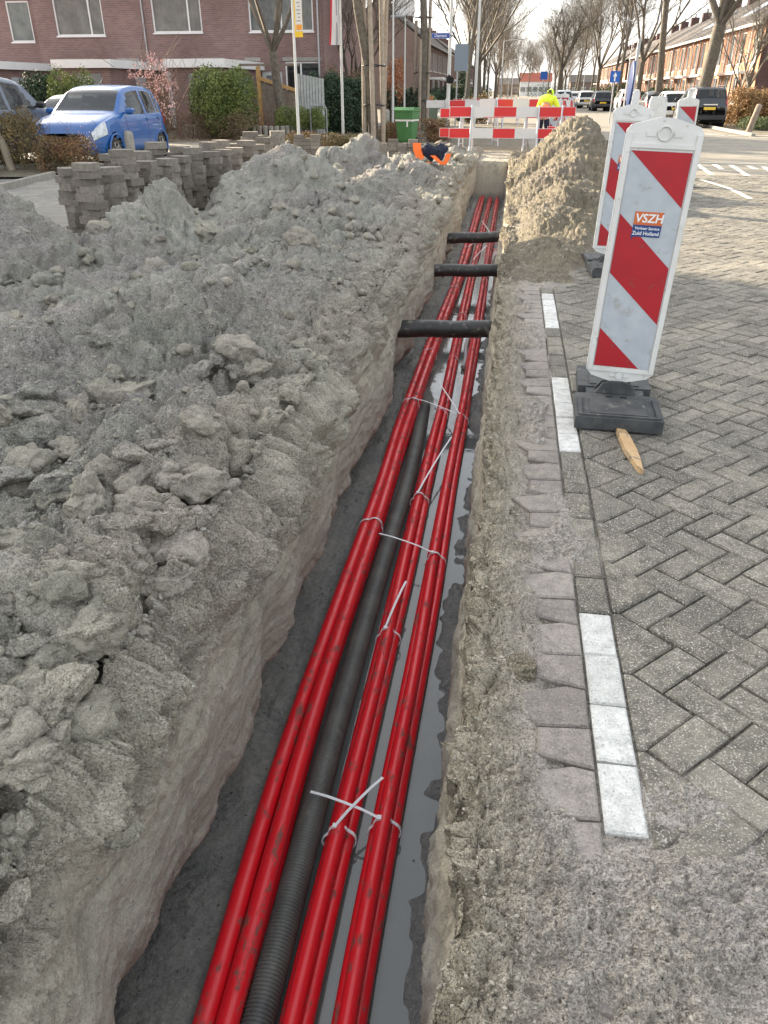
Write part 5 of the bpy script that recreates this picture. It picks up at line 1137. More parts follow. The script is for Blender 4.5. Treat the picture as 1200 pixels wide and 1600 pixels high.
# ---- stacked paving stones: every stone its own thing
def hexstone(mb, L_=.215, W_=.105, T=.078):
    P = [(-L_ / 2 + .004, -W_ / 2), (L_ / 2 - .004, -W_ / 2), (L_ / 2, -W_ / 2 + .006), (L_ / 2, W_ / 2 - .006), (L_ / 2 - .004, W_ / 2), (-L_ / 2 + .004, W_ / 2), (-L_ / 2, W_ / 2 - .006), (-L_ / 2, -W_ / 2 + .006)]
    mb.prism(P, 0, T, 'z'); return mb
_st = hexstone(MB()).build('stacked_paver', STK); _sm = _st.data; bpy.data.objects.remove(_st)
_stb = MB().prism([(-.11, -.10), (.02, -.10), (.11, -.055), (.11, .055), (.02, .10), (-.11, .10), (-.125, .0)], 0, .082, 'z').build('stacked_paver', STK); _sb = _stb.data; bpy.data.objects.remove(_stb)
def stack(name_, x, y, n, rz, me, base=0., grp='stacked paving stones', T=.083, sx=1.):
    for i in range(n):
        o = bpy.data.objects.new('stacked_paver', me); COL.objects.link(o); o.location = (x + rnd.gauss(0, .016 if me is _sb else .008), y + rnd.gauss(0, .016), base + i * T + .001); o.rotation_euler = (0, 0, rz + rnd.gauss(0, .16 if me is _sb else .07) + (math.pi if rnd.random() < .5 else 0)); o.scale = (sx, sx * .92, 1)
        k = n - 1 - i; pos = 'topmost' if k == 0 else (f'{OR_[k]} from the top' if i else 'lowest')
        tag(o, f'grey paver, {pos} in {name_}', 'paving stone', grp)
xs = [(122, 374, 1.04), (180, 352, 1.03), (232, 338, .98)]
for i in range(14):
    t = i / 13.; stack(f'the {OR_[i]} front stack from the left', -4.86 + .60 * t + .04 * math.sin(i * 2.), 8.9 + 5.9 * t, 9 + rnd.randrange(3), rnd.uniform(-.4, .4), _sb, sx=1.18, T=.082)
for i in range(12):
    t = i / 11.; stack(f'the {OR_[i]} rear stack from the left', -5.24 + .6 * t + .04 * math.sin(i * 2.7), 9.2 + 5.8 * t, 9 + rnd.randrange(3), rnd.uniform(-.4, .4), _sb, sx=1.18, T=.082)
q = atG(478, 268)
for i, (px, w) in enumerate(((468, 0), (480, 0), (493, 0))):
    p = atY(px, 240, 20.6); stack(f'the {["left", "middle", "right"][i]} small stack by the banner pole', p[0], 20.6, 7 - i % 2, rnd.uniform(-.2, .2), _sm, sx=1.1)
k = 0
for i in range(5):
    p = atY(598 + i * 15.4, 240, 19.2); n = [6, 7, 6, 7, 6][i]
    stack(f'the {OR_[i]} column left of the jacket', p[0], 19.2 + .05 * (i % 2), n, rnd.uniform(-.1, .1), _sm, sx=1.0, T=.080)
# rubble pile of broken stones right of them
for i in range(26):
    px = 690 + rnd.gauss(8, 13); yy = 21.6 + rnd.uniform(-.7, 1.2); p = atY(min(max(px, 660), 722), 215, yy); 
    o = bpy.data.objects.new('loose_paver', _sm); COL.objects.link(o); o.location = (p[0], yy, .06 + .22 * max(0, 1 - abs(px - 692) / 26) * rnd.random() + .05); o.rotation_euler = (rnd.uniform(-.9, .9), rnd.uniform(-.6, .6), rnd.uniform(0, 6)); o.scale = (1.1, 1.2, 1.1)
    tag(o, 'loose grey paver tumbled on the rubble heap between green bin and barrier', 'paving stone', 'loose pavers on the rubble heap')
# ---- workwear dropped on the bank
def clothes():
    p = atG(669, 262, .22); x, y = p[0], p[1]; z = ground_z(x, y); navy = M('navy_cloth', (.012, .016, .035), rough=.9, bump=1.5, bsc=30); hv = M('orange_cloth', (.85, .16, .025), rough=.8)
    r = thing('work_jacket', 'crumpled navy work jacket with orange bands dropped on the spoil bank', 'jacket', (x, y, z - .02))
    def blob(c, s, seed, mat, nm):
        v, f = rock_mesh(seed, 1.); v = v * np.array(s) + np.array(c); link_mesh(nm, v, f, mat, r, smooth=True)
    blob((0, 0, .16), (.22, .20, .20), 21, navy, 'body'); blob((.24, .02, .15), (.20, .16, .19), 22, navy, 'body'); blob((-.20, .02, .10), (.12, .12, .16), 23, navy, 'sleeve')
    for (pts, w) in (([(-.22, -.15, .34), (-.20, -.21, .22), (-.15, -.22, .10), (-.10, -.24, .0)], .075), ([(-.12, -.23, .12), (-.03, -.25, .03), (.03, -.25, .0)], .05), ([(.10, -.20, .13), (.20, -.22, .05), (.30, -.22, -.02)], .045), ([(.40, -.12, .16), (.37, -.17, .05), (.30, -.21, -.03)], .05)):
        m_ = MB(); V = []
        for q in pts: V += [(q[0] - w, q[1], q[2]), (q[0] + w, q[1] + .02, q[2])]
        n = len(pts); V += [(a, b + .03, c) for a, b, c in V]; F = [(2 * i, 2 * i + 1, 2 * i + 3, 2 * i + 2) for i in range(n - 1)] + [(2 * n + 2 * i + 2, 2 * n + 2 * i + 3, 2 * n + 2 * i + 1, 2 * n + 2 * i) for i in range(n - 1)]
        m_.add(V, F); m_.build('orange_band', hv, r)
clothes()
# ---- bare white lamp posts, sign posts and flags
def pole_at(px, py0, Y, h, rad, name, label, cat, mat, lamp=None, lean=0., group=None, z0=0.):
    p = atY(px, py0, Y); r = thing(name, label, cat, (p[0], Y, z0), 0, group)
    MB().tube([(0, 0, -.3), (0, 0, 1.2), (lean * .5, 0, h * .5), (lean, 0, h)], [rad * 1.15, rad * 1.1, rad * .85, rad * .6], 12).build('pole', mat, r)
    if lamp: 
        a, l = lamp; MB().tube([(lean, 0, h - .02), (lean + a * l * .5, 0, h + .12), (lean + a * l, 0, h + .14)], .03, 8).build('arm', mat, r); MB().box((lean + a * (l + .25), 0, h + .13), (.6, .2, .09), bev=.03).build('lamp_head', GREYP, r)
    return r
WP = M('pale_pole', (.60, .60, .57), (.52, .52, .50), 3, .5)
sp = pole_at(699, 188, 30.5, 6.5, .062, 'street_name_post', 'tall pale grey post carrying the blue Diamant street name plate', 'post', WP)
px = atY(689, 56, 30.5); sgn = MB().box((0, 0, 0), (.62, .02, .165)); so = sgn.build('name_plate', M('plate_blue', (.012, .055, .30), rough=.4), sp, loc=(px[0] - sp.location.x, -.09, px[2])); 
bd = MB(); 
for (x0, x1, z0, z1) in ((-.305, .305, .070, .0765), (-.305, .305, -.0765, -.070), (-.305, -.298, -.07, .07), (.298, .305, -.07, .07)): bd.lo((x0, -.0125, z0), (x1, -.0102, z1))
bd.build('plate_border', LETW, so); text('lettering', 'Diamant', .125, LETW, so, (0, -.0115, 0), bold=.001)
MB().box((.36, .05, 0), (.14, .04, .06)).build('bracket', GREYP, so)
v_, f_ = rock_mesh(31, 1.); bz = atY(703, 125, 30.5); link_mesh('dark_bag', v_ * np.array([.14, .14, .17]) + np.array([.05, -.08, bz[2]]), f_, M('black_cloth', (.01, .01, .012), rough=.9, bump=1), sp, smooth=True)
gsb = thing('sign_board', 'grey back of a large rectangular sign behind the street name post', 'sign', (atY(721, 90, 36)[0], 36, 0)); zc = atY(721, 90, 36)[2]
MB().box((0, 0, zc), (.55, .03, .95)).build('panel', M('sign_back', (.20, .24, .28), rough=.6), gsb); MB().tube([(-.15, .05, 0), (-.15, .05, zc + .3)], .03, 8).build('post', ZINC, gsb)
f1 = pole_at(467, 212, 24.4, 6.6, .040, 'banner_pole', 'white pole on the left carrying a narrow yellow and white banner sign', 'pole', WP)
a = atY(472, 0, 24.25); 
MB().box((.14, 0, a[2] - .08), (.24, .02, 1.55)).build('banner', M('yellow_banner', (.80, .50, .03), rough=.6), f1); MB().box((.165, -.013, a[2] - .03), (.19, .004, 1.62 - .25)).build('white_field', M('banner_white', (.66, .64, .60), rough=.6), f1)
tx = M('print_brown', (.30, .22, .12), rough=.7)
for i in range(13): MB().box((.165 + .01 * (i % 3 - 1), -.0165, a[2] + .55 - i * .085), (.12 - .03 * (i % 3), .002, .022)).build('print', tx, f1)
MB().box((.165, -.0165, a[2] - .62), (.16, .002, .13)).build('print', M('print_orange', (.75, .30, .03), rough=.7), f1)
f2 = pole_at(536, 202, 29.0, 7.2, .045, 'flag_pole', 'white flagpole with a limp red and white flag', 'flagpole', WP)
z0 = atY(528, 70, 29)[2]; fl = MB(); n = 9
for (c, xa, xb, mt) in ((0, -.02, -.14, 'r'), (0, -.08, -.36, 'w')): pass
def flag_strip(nm, x0f, x1f, mat):
    V = []
    for i in range(10):
        t = i / 9; z = z0 + 2.2 * t; V += [(x0f(t), .03 * math.sin(t * 9), z), (x1f(t), .03 + .04 * math.sin(t * 9 + 1), z)]
    V += [(a, b + .006, c) for a, b, c in V]; F = [(2 * i, 2 * i + 1, 2 * i + 3, 2 * i + 2) for i in range(9)] + [(20 + 2 * i + 2, 20 + 2 * i + 3, 20 + 2 * i + 1, 20 + 2 * i) for i in range(9)]
    link_mesh(nm, V, F, mat, f2, smooth=True)
flag_strip('flag', lambda t: -.40 + .16 * t, lambda t: -.345 + .16 * t, M('flag_red', (.55, .03, .05), rough=.8)); flag_strip('flag', lambda t: -.34 + .16 * t, lambda t: -.05 - .02 * t, M('flag_white', (.62, .60, .60), rough=.8)); flag_strip('flag', lambda t: -.17 + .06 * t, lambda t: -.10 + .03 * t, M('flag_grey', (.30, .31, .34), rough=.8))
pole_at(614, 150, 34, 4.9, .045, 'street_post', 'thin white post in front of the blank gable wall', 'post', WP)
pole_at(632, 150, 36, 4.0, .035, 'street_post', 'thinner post beside the orange-leaved bush', 'post', WP, lamp=(-1, .05))
pole_at(742, 160, 33.0, 7.5, .055, 'lamp_post', 'tall pale lamp post between the barriers and the left trees', 'lamp post', WP)
pole_at(724, 165, 41, 2.6, .05, 'wood_post', 'short wooden post leaning beside the pale tall lamp post', 'post', M('grey_wood', (.33, .29, .22), (.42, .37, .29), 8, .9, bump=1, bsc=30), lean=.12)
for i, (px, Y, h) in enumerate(((782, 100, 6.3), (793, 140, 5.6), (799, 180, 5.8))): pole_at(px, 150, Y, h, .085, 'lamp_post', f'{OR_[i]} of the far lamp posts leaning over the street from the left', 'lamp post', WP, lamp=(1, 1.6), group='lamp posts on the left of the street')
for i, (px, Y, h) in enumerate(((910, 110, 5.2), (977, 64, 5.6))): pole_at(px, 150, Y, h, .05, 'lamp_post', ['lamp post behind the silver cars on the right', 'lamp post right of the one-way sign'][i], 'lamp post', WP, lamp=(-1, .4), group='lamp posts on the right of the street')
def oneway():
    p = atY(961, 120, 46); r = thing('one_way_sign', 'blue square sign with white upward arrow beside the parked cars', 'sign', (p[0], 46, 0)); z = p[2]
    MB().tube([(0, .03, 0), (-.02, .03, z + .3)], .03, 8).build('post', ZINC, r); MB().box((0, 0, z), (.50, .02, .52)).build('sign_plate', M('sign_blue2', (.01, .10, .42), rough=.4), r)
    MB().prism([(-.035, z - .2), (.035, z - .2), (.035, z + .02), (.11, z + .02), (0, z + .2), (-.11, z + .02), (-.035, z + .02)], -.0135, -.0105, 'y').build('arrow', LETW, r)
    p = atY(850, 118, 100); r = thing('traffic_sign', 'small blue sign far down the street above the worker', 'sign', (p[0], 100, 0)); MB().tube([(0, .04, 0), (0, .04, p[2] + .4)], .05, 8).build('post', ZINC, r); MB().box((0, 0, p[2]), (.8, .03, .8)).build('sign_plate', MATS['sign_blue2'], r)
oneway()
def bollard(label, loc, h, rx, mat, rad=.10, grp=None): 
    mb = MB(); mb.lathe([(rad * .9, -.1), (rad, .0), (rad * .95, h - .08), (rad * .8, h - .02), (rad * .4, h), (.001, h + .005)], (0, 0, 0), 14); o = solo('bollard', mb, mat, label, 'bollard', grp, loc=(0, 0, 0)); o.location = loc; o.rotation_euler = (0, rx, 0)
CONC = M('bollard_concrete', (.22, .21, .18), (.32, .30, .26), 10, .9, bump=1)
bollard('round-topped concrete bollard in front of the blue hatchback', (atG(251, 240)[0] + .55, 19.0, 0), .70, 0, CONC, .15)
bollard('tilted wooden bollard at the kerb right of the black car', (9.9, 38.0, 0), 1.05, R(12), M('wood_bollard', (.20, .155, .12), (.30, .24, .19), 6, .9), .13)
bollard('pale concrete bollard between the two staked trees', (atY(603, 180, 30)[0], 30, 0), .95, 0, CONC, .14)
lp = MB().tube([(0, 0, -.2), (-.12, 0, .5), (-.42, .0, 1.75)], [.085, .08, .065], 12); o = solo('tree_stake', lp, M('stake_wood', (.24, .20, .15), (.33, .28, .21), 9, .9, bump=1.2, bsc=30), 'leaning round wooden stake at the left edge in front of the bush', 'stake'); p = atG(22, 268); o.location = (p[0], p[1], 0)
# kerb stones round the planting bed at the left edge
def kerb(label, a, b, w=.10, h=.10, n=None):
    a, b = Vector((*a, 0)), Vector((*b, 0)); d = b - a; L_ = d.length; n = n or max(1, int(L_ / 1.0)); r = thing('kerb', None, None, (a.x, a.y, 0), math.atan2(d.y, d.x)); r['kind'] = 'structure'
    for i in range(n): MB().box((L_ * (i + .5) / n, 0, h / 2 - .02), (L_ / n - .012, w, h + .04), bev=.008).build('kerb_stone', CONC, r)
kerb('', tuple(atG(-60, 312)[:2]), tuple(atG(84, 276)[:2])); kerb('', tuple(atG(-60, 268)[:2]), tuple(atG(100, 262)[:2])); kerb('', (-9.05, 24.1), (-1.5, 24.1)); kerb('', (9.05, 34), (9.05, 120), w=.14)
def bikestand():
    p = atG(518, 206); mb = MB().tube([(-.3, 0, 0), (-.3, 0, .95), (-.25, 0, 1.05), (.25, 0, 1.05), (.3, 0, .95), (.3, 0, 0)], .025, 8); solo('bicycle_stand', mb, GREYP, 'grey tube hoop stand before the dark hedge', 'bicycle stand').location = (p[0] + .5, 30.6, 0)
bikestand()
def planter():
    r = thing('planter', 'low curved palisade of grey concrete posts holding the garden bed', 'planter', (-10.2, 30.5, 0)); A = [(-12.6, 31.2), (-10.2, 30.2), (-8.5, 30.5), (-7.6, 31.8)]
    pts = []; 
    for (a, b) in zip(A[:-1], A[1:]):
        L_ = math.dist(a, b); k = int(L_ / .20)
        for i in range(k): t = i / k; pts.append((a[0] + (b[0] - a[0]) * t, a[1] + (b[1] - a[1]) * t))
    me = MB().lathe([(.092, -.05), (.092, .36), (.08, .385), (.001, .39)], (0, 0, 0), 10).build('palisade_post', CONC); d = me.data; bpy.data.objects.remove(me)
    for (x, y) in pts: o = bpy.data.objects.new('palisade_post', d); COL.objects.link(o); o.parent = r; o.location = (x + 10.2, y - 30.5, rnd.uniform(-.01, .01))
    MB().prism([(a[0] + 10.2, a[1] - 30.4) for a in A] + [(2.0, 4.5), (-2.4, 4.5)], -.05, .28, 'z').build('earth', BARE, r)
planter()
def timber_fence():
    y = 33.0; r = thing('timber_fence', 'weathered timber garden fence with yellow posts beside the small tree', 'fence', (-10.4, y, 0)); W1 = M('yellow_timber', (.42, .25, .09), (.50, .32, .13), 5, .8); W2 = M('grey_timber', (.17, .135, .105), (.25, .205, .16), 7, .9)
    xs = [atY(q, 150, y)[0] + 10.4 for q in (406, 466)]
    MB().lo((xs[0] - .07, -.07, 0), (xs[0] + .07, .07, 2.35)).build('post', W1, r)
    MB().lo((xs[0] - 1.0, -.09, 2.36), (xs[1] + .1, -.02, 2.44)).build('rail', W2, r)
    for i in range(12): x = xs[0] + .1 + i * (xs[1] - xs[0] - .1) / 12; h = 1.85 - .45 * i / 12; MB().lo((x, -.02, .1), (x + (xs[1] - xs[0] - .1) / 12 - .012, .01, h)).build('board', W2, r)
    MB().add([(xs[0], -.08, 1.9), (xs[1], -.08, 1.45), (xs[1], -.08, 1.57), (xs[0], -.08, 2.02), (xs[0], .05, 1.9), (xs[1], .05, 1.45), (xs[1], .05, 1.57), (xs[0], .05, 2.02)], [(0, 1, 2, 3), (5, 4, 7, 6), (3, 2, 6, 7), (0, 4, 5, 1)]).build('top_rail', W1, r)
    y = 33.2; r = thing('slat_fence', 'pale grey vertical board fence between the banner pole and the hedge', 'fence', (-9.3, y, 0)); W3 = M('pale_timber', (.36, .38, .37), (.44, .46, .44), 7, .85)
    for i in range(9): x = atY(466 + i * 4.6, 150, y)[0] + 9.3; MB().lo((x, -.02, 0), (x + .10, .005, 2.1 - .02 * i)).build('board', W3, r)
timber_fence()

# ---- staked tree trunks (left of the trench): stakes and straps are separate things
BARK = M('grey_bark', (.085, .072, .055), (.16, .14, .11), 9, .95, bump=2.5, bsc=22)
STW = M('weathered_stake', (.26, .215, .165), (.36, .305, .24), 12, .9, bump=1, bsc=40)
def staked(name, px, Y, spread, hts, r0):
    x0 = atY(px, 215, Y)[0]
    for i, (dx, dy, ln, h) in enumerate(hts):
        mb = MB(); mb.tube([(0, 0, -.3), (ln * .5, 0, h * .5), (ln, 0, h)], [.075, .072, .065], 10)
        o = solo('tree_stake', mb, STW, f'{["left", "middle", "right", "rear"][i]} weathered wooden stake strapped to {name}', 'stake', 'wooden tree stakes'); o.location = (x0 + dx, Y + dy, 0)
    for j, z in enumerate((1.15, 2.2, 4.2)):
        mb = MB(); n = 16; cx = sum(h[2] for h in hts) / len(hts) * z / 4.5; P = [(x0 + cx + math.cos(a) * (spread + .06), Y + math.sin(a) * .30, z + .02 * math.sin(3 * a)) for a in [2 * math.pi * k / n for k in range(n + 1)]]
        mb.tube(P, .022, 5); solo('rubber_strap', mb, BLKP, f'{["lowest", "middle", "highest"][j]} black strap round {name} and its stakes', 'strap', 'black tree straps', loc=(x0, Y, z))
staked('the near roadside trunk', 585, 26.2, .30, [(-.30, -.1, .02, 5.3), (.05, -.33, -.18, 6.0), (.30, -.08, -.10, 6.2), (.22, .3, .18, 6.3)], .2)
staked('the second roadside trunk', 656, 37.5, .30, [(-.27, 0, .02, 4.1), (-.02, -.33, .02, 3.4), (.30, 0, .03, 4.8), (.1, .3, .2, 4.0)], .2)
# ================================================================ PLANTS
def segs_mesh(name, segs, mat, parent, n=4, world=False):
    """segs: array (k, 8): p0, p1, r0, r1 -> tapered prisms"""
    s = np.array(segs, np.float64); a, b, r0, r1 = s[:, :3], s[:, 3:6], s[:, 6], s[:, 7]; d = b - a; d /= np.linalg.norm(d, axis=1, keepdims=True) + 1e-9
    up = np.where(np.abs(d[:, 2:3]) < .9, np.array([[0, 0, 1.]]), np.array([[1., 0, 0]])); u = np.cross(d, up); u /= np.linalg.norm(u, axis=1, keepdims=True); v = np.cross(d, u)
    V = []
    for c, r in ((a, r0), (b, r1)):
        for j in range(n): an = 2 * math.pi * j / n; V.append(c + (u * math.cos(an) + v * math.sin(an)) * r[:, None])
    V = np.stack(V, 1).reshape(-1, 3); k = len(s); base = (np.arange(k) * 2 * n)[:, None]
    F = np.concatenate([base + np.array([[j, (j + 1) % n, n + (j + 1) % n, n + j]]) for j in range(n)], 0)
    if world: V = V - np.array(parent.location)
    return link_mesh(name, V, F, mat, parent, smooth=True)
def grow(seed, H=11., r0=.16, clear=3., spread=1., levels=5, fork=None, droop=0., kids=(7, 5, 4, 4, 3), lean=0.):
    rg = random.Random(seed); T = []; B = []
    def branch(p, d, L_, r, lev, out):
        k = 5 if lev < 2 else 3; q = Vector(p); dd = Vector(d); pts = [(q.copy(), r)]
        for i in range(k):
            dd = (dd + Vector((rg.gauss(0, .11), rg.gauss(0, .11), rg.gauss(.045 if lev else .02, .07))) * (1.25 if lev else .45)).normalized(); q2 = q + dd * (L_ / k); rr = r * (1 - .62 * (i + 1) / k)
            out.append((*q, *q2, pts[-1][1], max(rr, .004))); q = q2; pts.append((q.copy(), max(rr, .004)))
        if lev >= levels: return
        n = kids[min(lev, len(kids) - 1)]; 
        for j in range(n):
            t = rg.uniform(.35, 1.0) if lev else rg.uniform(clear / H, 1.0); f = t * k; i = min(int(f), k - 1); P0, ra = pts[i]; P1 = pts[i + 1][0]; pp = P0.lerp(P1, f - i)
            az = rg.uniform(0, 6.283); tilt = rg.uniform(.45, .95) * spread if lev else rg.uniform(.45, .9) * spread
            ax = dd.orthogonal().normalized(); ax.rotate(Quaternion(dd, az)); nd = dd.copy(); nd.rotate(Quaternion(ax, tilt)); nd.z += .12 if lev < 3 else 0; nd.normalize()
            branch(pp, nd, L_ * rg.uniform(.42, .66) * (1.0 if lev else .85), ra * rg.uniform(.42, .62), lev + 1, B)
    if fork:
        T.append((0, 0, -.3, 0, 0, .3, r0 * 1.3, r0 * 1.12)); T.append((0, 0, .3, lean * .5, 0, fork * .5, r0 * 1.12, r0)); T.append((lean * .5, 0, fork * .5, lean, 0, fork, r0, r0 * .92))
        for k, (a, t) in enumerate(((.2, .42), (2.6, .38), (4.4, .5), (1.4, .25), (5.4, .7))[:5]):
            branch((lean, 0, fork - .02 * k), (math.sin(t) * math.cos(a), math.sin(t) * math.sin(a) * .9, math.cos(t)), (H - fork) * rg.uniform(.7, .95), r0 * rg.uniform(.55, .7), 1, B)
    else: branch((0, 0, 0), (0, 0, 1), H * .92, r0, 0, T)
    return T, B
TWIG = M('twig_bark', (.105, .088, .070), (.17, .145, .115), 5, .95)
_tree_cache = {}
def tree(name, label, loc, key, group=None, sc=1., rz=0., **kw):
    r = thing(name, label, 'tree', loc, rz, group); r.scale = (sc, sc, sc)
    if key not in _tree_cache:
        T, B = grow(**kw); n = 10; t = segs_mesh('trunk', T, BARK, r, n); c = segs_mesh('crown', B, TWIG, r, 3); _tree_cache[key] = (t.data, c.data)
    else:
        for nm, d in zip(('trunk', 'crown'), _tree_cache[key]): o = bpy.data.objects.new(nm, d); COL.objects.link(o); o.parent = r
    return r
gt = 'bare winter trees along the street'
tree('bare_tree', 'staked roadside tree nearest the green bin, its trunk strapped to wooden stakes', (atY(585, 215, 26.2)[0], 26.2, 0), 'a0', gt, seed=5, H=10, r0=.17, clear=5.6, levels=4)
tree('bare_tree', 'second staked roadside tree, just behind the green bin', (atY(657, 195, 37.5)[0], 37.5, 0), 'b0', gt, seed=6, H=10, r0=.21, clear=6.5, levels=4)
tree('bare_tree', 'bare tree in the corner house garden, between conifer and banner pole', (atY(441, 165, 32.2)[0], 32.2, .2), 'g', gt, seed=11, H=8.5, r0=.17, fork=2.6, lean=-.25, spread=.95, kids=(5, 5, 5, 4, 3))
tree('bare_tree', 'thickest tree on the right, forking above the black car', (atY(1098, 130, 50)[0], 50, 0), 'big', gt, seed=21, H=13, r0=.34, fork=4.6, lean=.35, spread=1.05, kids=(5, 5, 5, 4, 3))
tree('bare_tree', 'slender curving tree left of the thick tree on the right', (atY(1033, 130, 60)[0], 60, 0), 'sl', gt, seed=33, H=13, r0=.27, clear=5.5, spread=.9, lean=.2, kids=(7, 5, 4, 4, 3))
tree('bare_tree', 'round-crowned tree standing alone in the middle of the view', (atY(873, 150, 104)[0], 104, 0), 'rd', gt, seed=44, H=9.5, r0=.30, fork=3.6, spread=1.2, kids=(6, 6, 5, 5, 3))
T1 = dict(seed=51, H=13, r0=.22, clear=3.5, spread=.9, kids=(12, 6, 6, 5, 3)); T2 = dict(seed=62, H=14, r0=.24, fork=4.0, spread=.95, kids=(6, 7, 6, 4, 3)); T3 = dict(seed=73, H=12.5, r0=.2, clear=3, spread=.8, kids=(13, 6, 5, 5, 3))
KS = [('t1', T1), ('t2', T2), ('t3', T3)]
for i, (x, y) in enumerate(((-4.3, 76), (-3.9, 86), (-4.6, 95), (-4.1, 106), (-6.4, 112), (-4.5, 120), (-5.5, 132), (-3.6, 146), (-5.6, 162), (-4.2, 182), (-5, 205), (-4, 235))):
    k, kw = KS[i % 3]; tree('bare_tree', f'{OR_[i]} bare tree, nearest first, of the dense left row beyond the barriers', (x, y, 0), k, gt, sc=[1.05, .95, 1.1, .9][i % 4], rz=i * 1.3, **kw)
for i, (x, y) in enumerate(((10.2, 76), (9.9, 88), (10.4, 99), (10.0, 112), (10.5, 127), (9.8, 145), (8.8, 165), (6.5, 190), (12, 185), (9, 215))):
    k, kw = KS[(i + 1) % 3]; tree('bare_tree', f'{OR_[i]} bare tree, nearest first, of the right row beyond the slender one', (x, y, 0), k, gt, sc=[.9, 1.0, .85, .95][i % 4], rz=i * 2.1 + 1, **kw)
for i, (x, y, s_) in enumerate(((-7.6, 39, .42), (-8.0, 43.5, .5), (12.3, 49, .42), (13.0, 53.5, .4))):
    tree('small_bare_tree', ['small bare ornamental tree before the blank grey gable', 'second small bare tree by the grey gable', 'small bare tree in the hedge right of the black car', 'small bare tree before the first orange house'][i], (x, y, 0), 't2', None, sc=s_, rz=i, **T2)

for i in range(12):
    k, kw = KS[i % 3]; tree('bare_tree', f'{OR_[i]} from the left of the small bare trees closing the end of the street', (-9 + i * 2.2 + (i % 3) * .6, 235 + 17 * (i % 4), 0), k, gt, sc=[.75, .9, .8][i % 3], rz=i * 1.7, **kw)
def leaves(name, mat, parent, blobs, n, size, seed, thr=-.15, flat=.0, nsc=2.2, world=False):
    """leaf faces spread through the shell and volume of soft blobs (cx,cy,cz,rx,ry,rz)"""
    rg = np.random.RandomState(seed); out = []; bl = np.array(blobs, float); vol = bl[:, 3] * bl[:, 4] * bl[:, 5]; pr = vol ** .75 / (vol ** .75).sum(); got = 0
    while got < n:
        m = n; k = rg.choice(len(bl), m, p=pr); d = rg.normal(size=(m, 3)); d /= np.linalg.norm(d, axis=1, keepdims=True); rr = rg.rand(m) ** .28; c = bl[k, :3] + d * bl[k, 3:] * rr[:, None]
        c = c + rg.normal(size=c.shape) * .06 * bl[k, 3:]; nz = vn(c[:, 0] * nsc, c[:, 1] * nsc, c[:, 2] * nsc, seed) + .6 * vn(c[:, 0] * nsc * 2.7, c[:, 1] * nsc * 2.7, c[:, 2] * nsc * 2.7, seed + 1)
        c = c[(nz > thr) & (c[:, 2] > .02)]; out.append(c); got += len(c)
    c = np.concatenate(out)[:n]; m = len(c); a = rg.normal(size=(m, 3)); a /= np.linalg.norm(a, axis=1, keepdims=True); b = rg.normal(size=(m, 3)); b -= (a * b).sum(1, keepdims=True) * a; b /= np.linalg.norm(b, axis=1, keepdims=True)
    s = size * rg.uniform(.6, 1.3, (m, 1)); V = np.stack([c - a * s, c + b * s * .55, c + a * s, c - b * s * .55], 1).reshape(-1, 3)
    if world: V = V - np.array(parent.location)
    return link_mesh(name, V, np.arange(m * 4).reshape(m, 4), mat, parent)
def stems(name, mat, parent, x0, x1, y0, y1, h, n, seed, r=.008, spread=.3):
    rg = np.random.RandomState(seed); S_ = []
    for i in range(n):
        p = np.array([rg.uniform(x0, x1), rg.uniform(y0, y1), 0.]); d = np.array([rg.normal() * spread, rg.normal() * spread, 1.]); hh = h * rg.uniform(.55, 1.05); k = 3
        for j in range(k):
            q = p + (d + rg.normal(size=3) * np.array([.2, .2, 0])) * hh / k; S_.append((*p, *q, r * (1 - j / 4), r * (1 - (j + 1) / 4))); 
            if j: 
                e = q + rg.normal(size=3) * np.array([.13, .13, .08]) * h + np.array([0, 0, .1 * h]); S_.append((*q, *e, r * .5, r * .3))
            p = q
    return segs_mesh(name, S_, mat, parent, 3)
LF = lambda nm, c, c2: M(nm, c, c2, 2.5, .75, rnd=.35)
def shrub(name, label, cat, px0, px1, pyt, Y, mat, n, size, seed, depth=None, h=None, stem=None, thr=-.15, nb=5, low=.35, group=None, nsc=2.2, x0=None, x1=None, z=0.):
    a = atY(px0, pyt, Y); b = atY(px1, pyt, Y); xa = a[0] if x0 is None else x0; xb = b[0] if x1 is None else x1; h = h or a[2] - z; w = (xb - xa); depth = depth or w; cx = (xa + xb) / 2
    r = thing(name, label, cat, (cx, Y, z), 0, group); rg = random.Random(seed); bl = []
    for i in range(nb):
        t = (i + .5) / nb - .5; bl.append((t * w * .86, rg.uniform(-.2, .2) * depth, h * (low + (1 - low) * .42 + rg.uniform(-.06, .06)), max(w / nb * .95, w * .2), depth * .5, h * (1 - low) * .58 * rg.uniform(.85, 1.08)))
    leaves('foliage', mat, r, bl, n, size, seed, thr=thr, nsc=nsc)
    if stem is not None: stems('stems', stem, r, -w * .38, w * .38, -depth * .3, depth * .3, h * .9, int(12 + w * 14), seed)
    return r
STM = M('stem_brown', (.11, .075, .05), (.18, .13, .09), 6, .9); RSTM = M('stem_red', (.26, .07, .055), (.34, .14, .10), 6, .9)
BARB = LF('barberry_leaf', (.20, .135, .050), (.10, .085, .035)); BARB2 = LF('barberry_green', (.13, .12, .045), (.22, .10, .05))
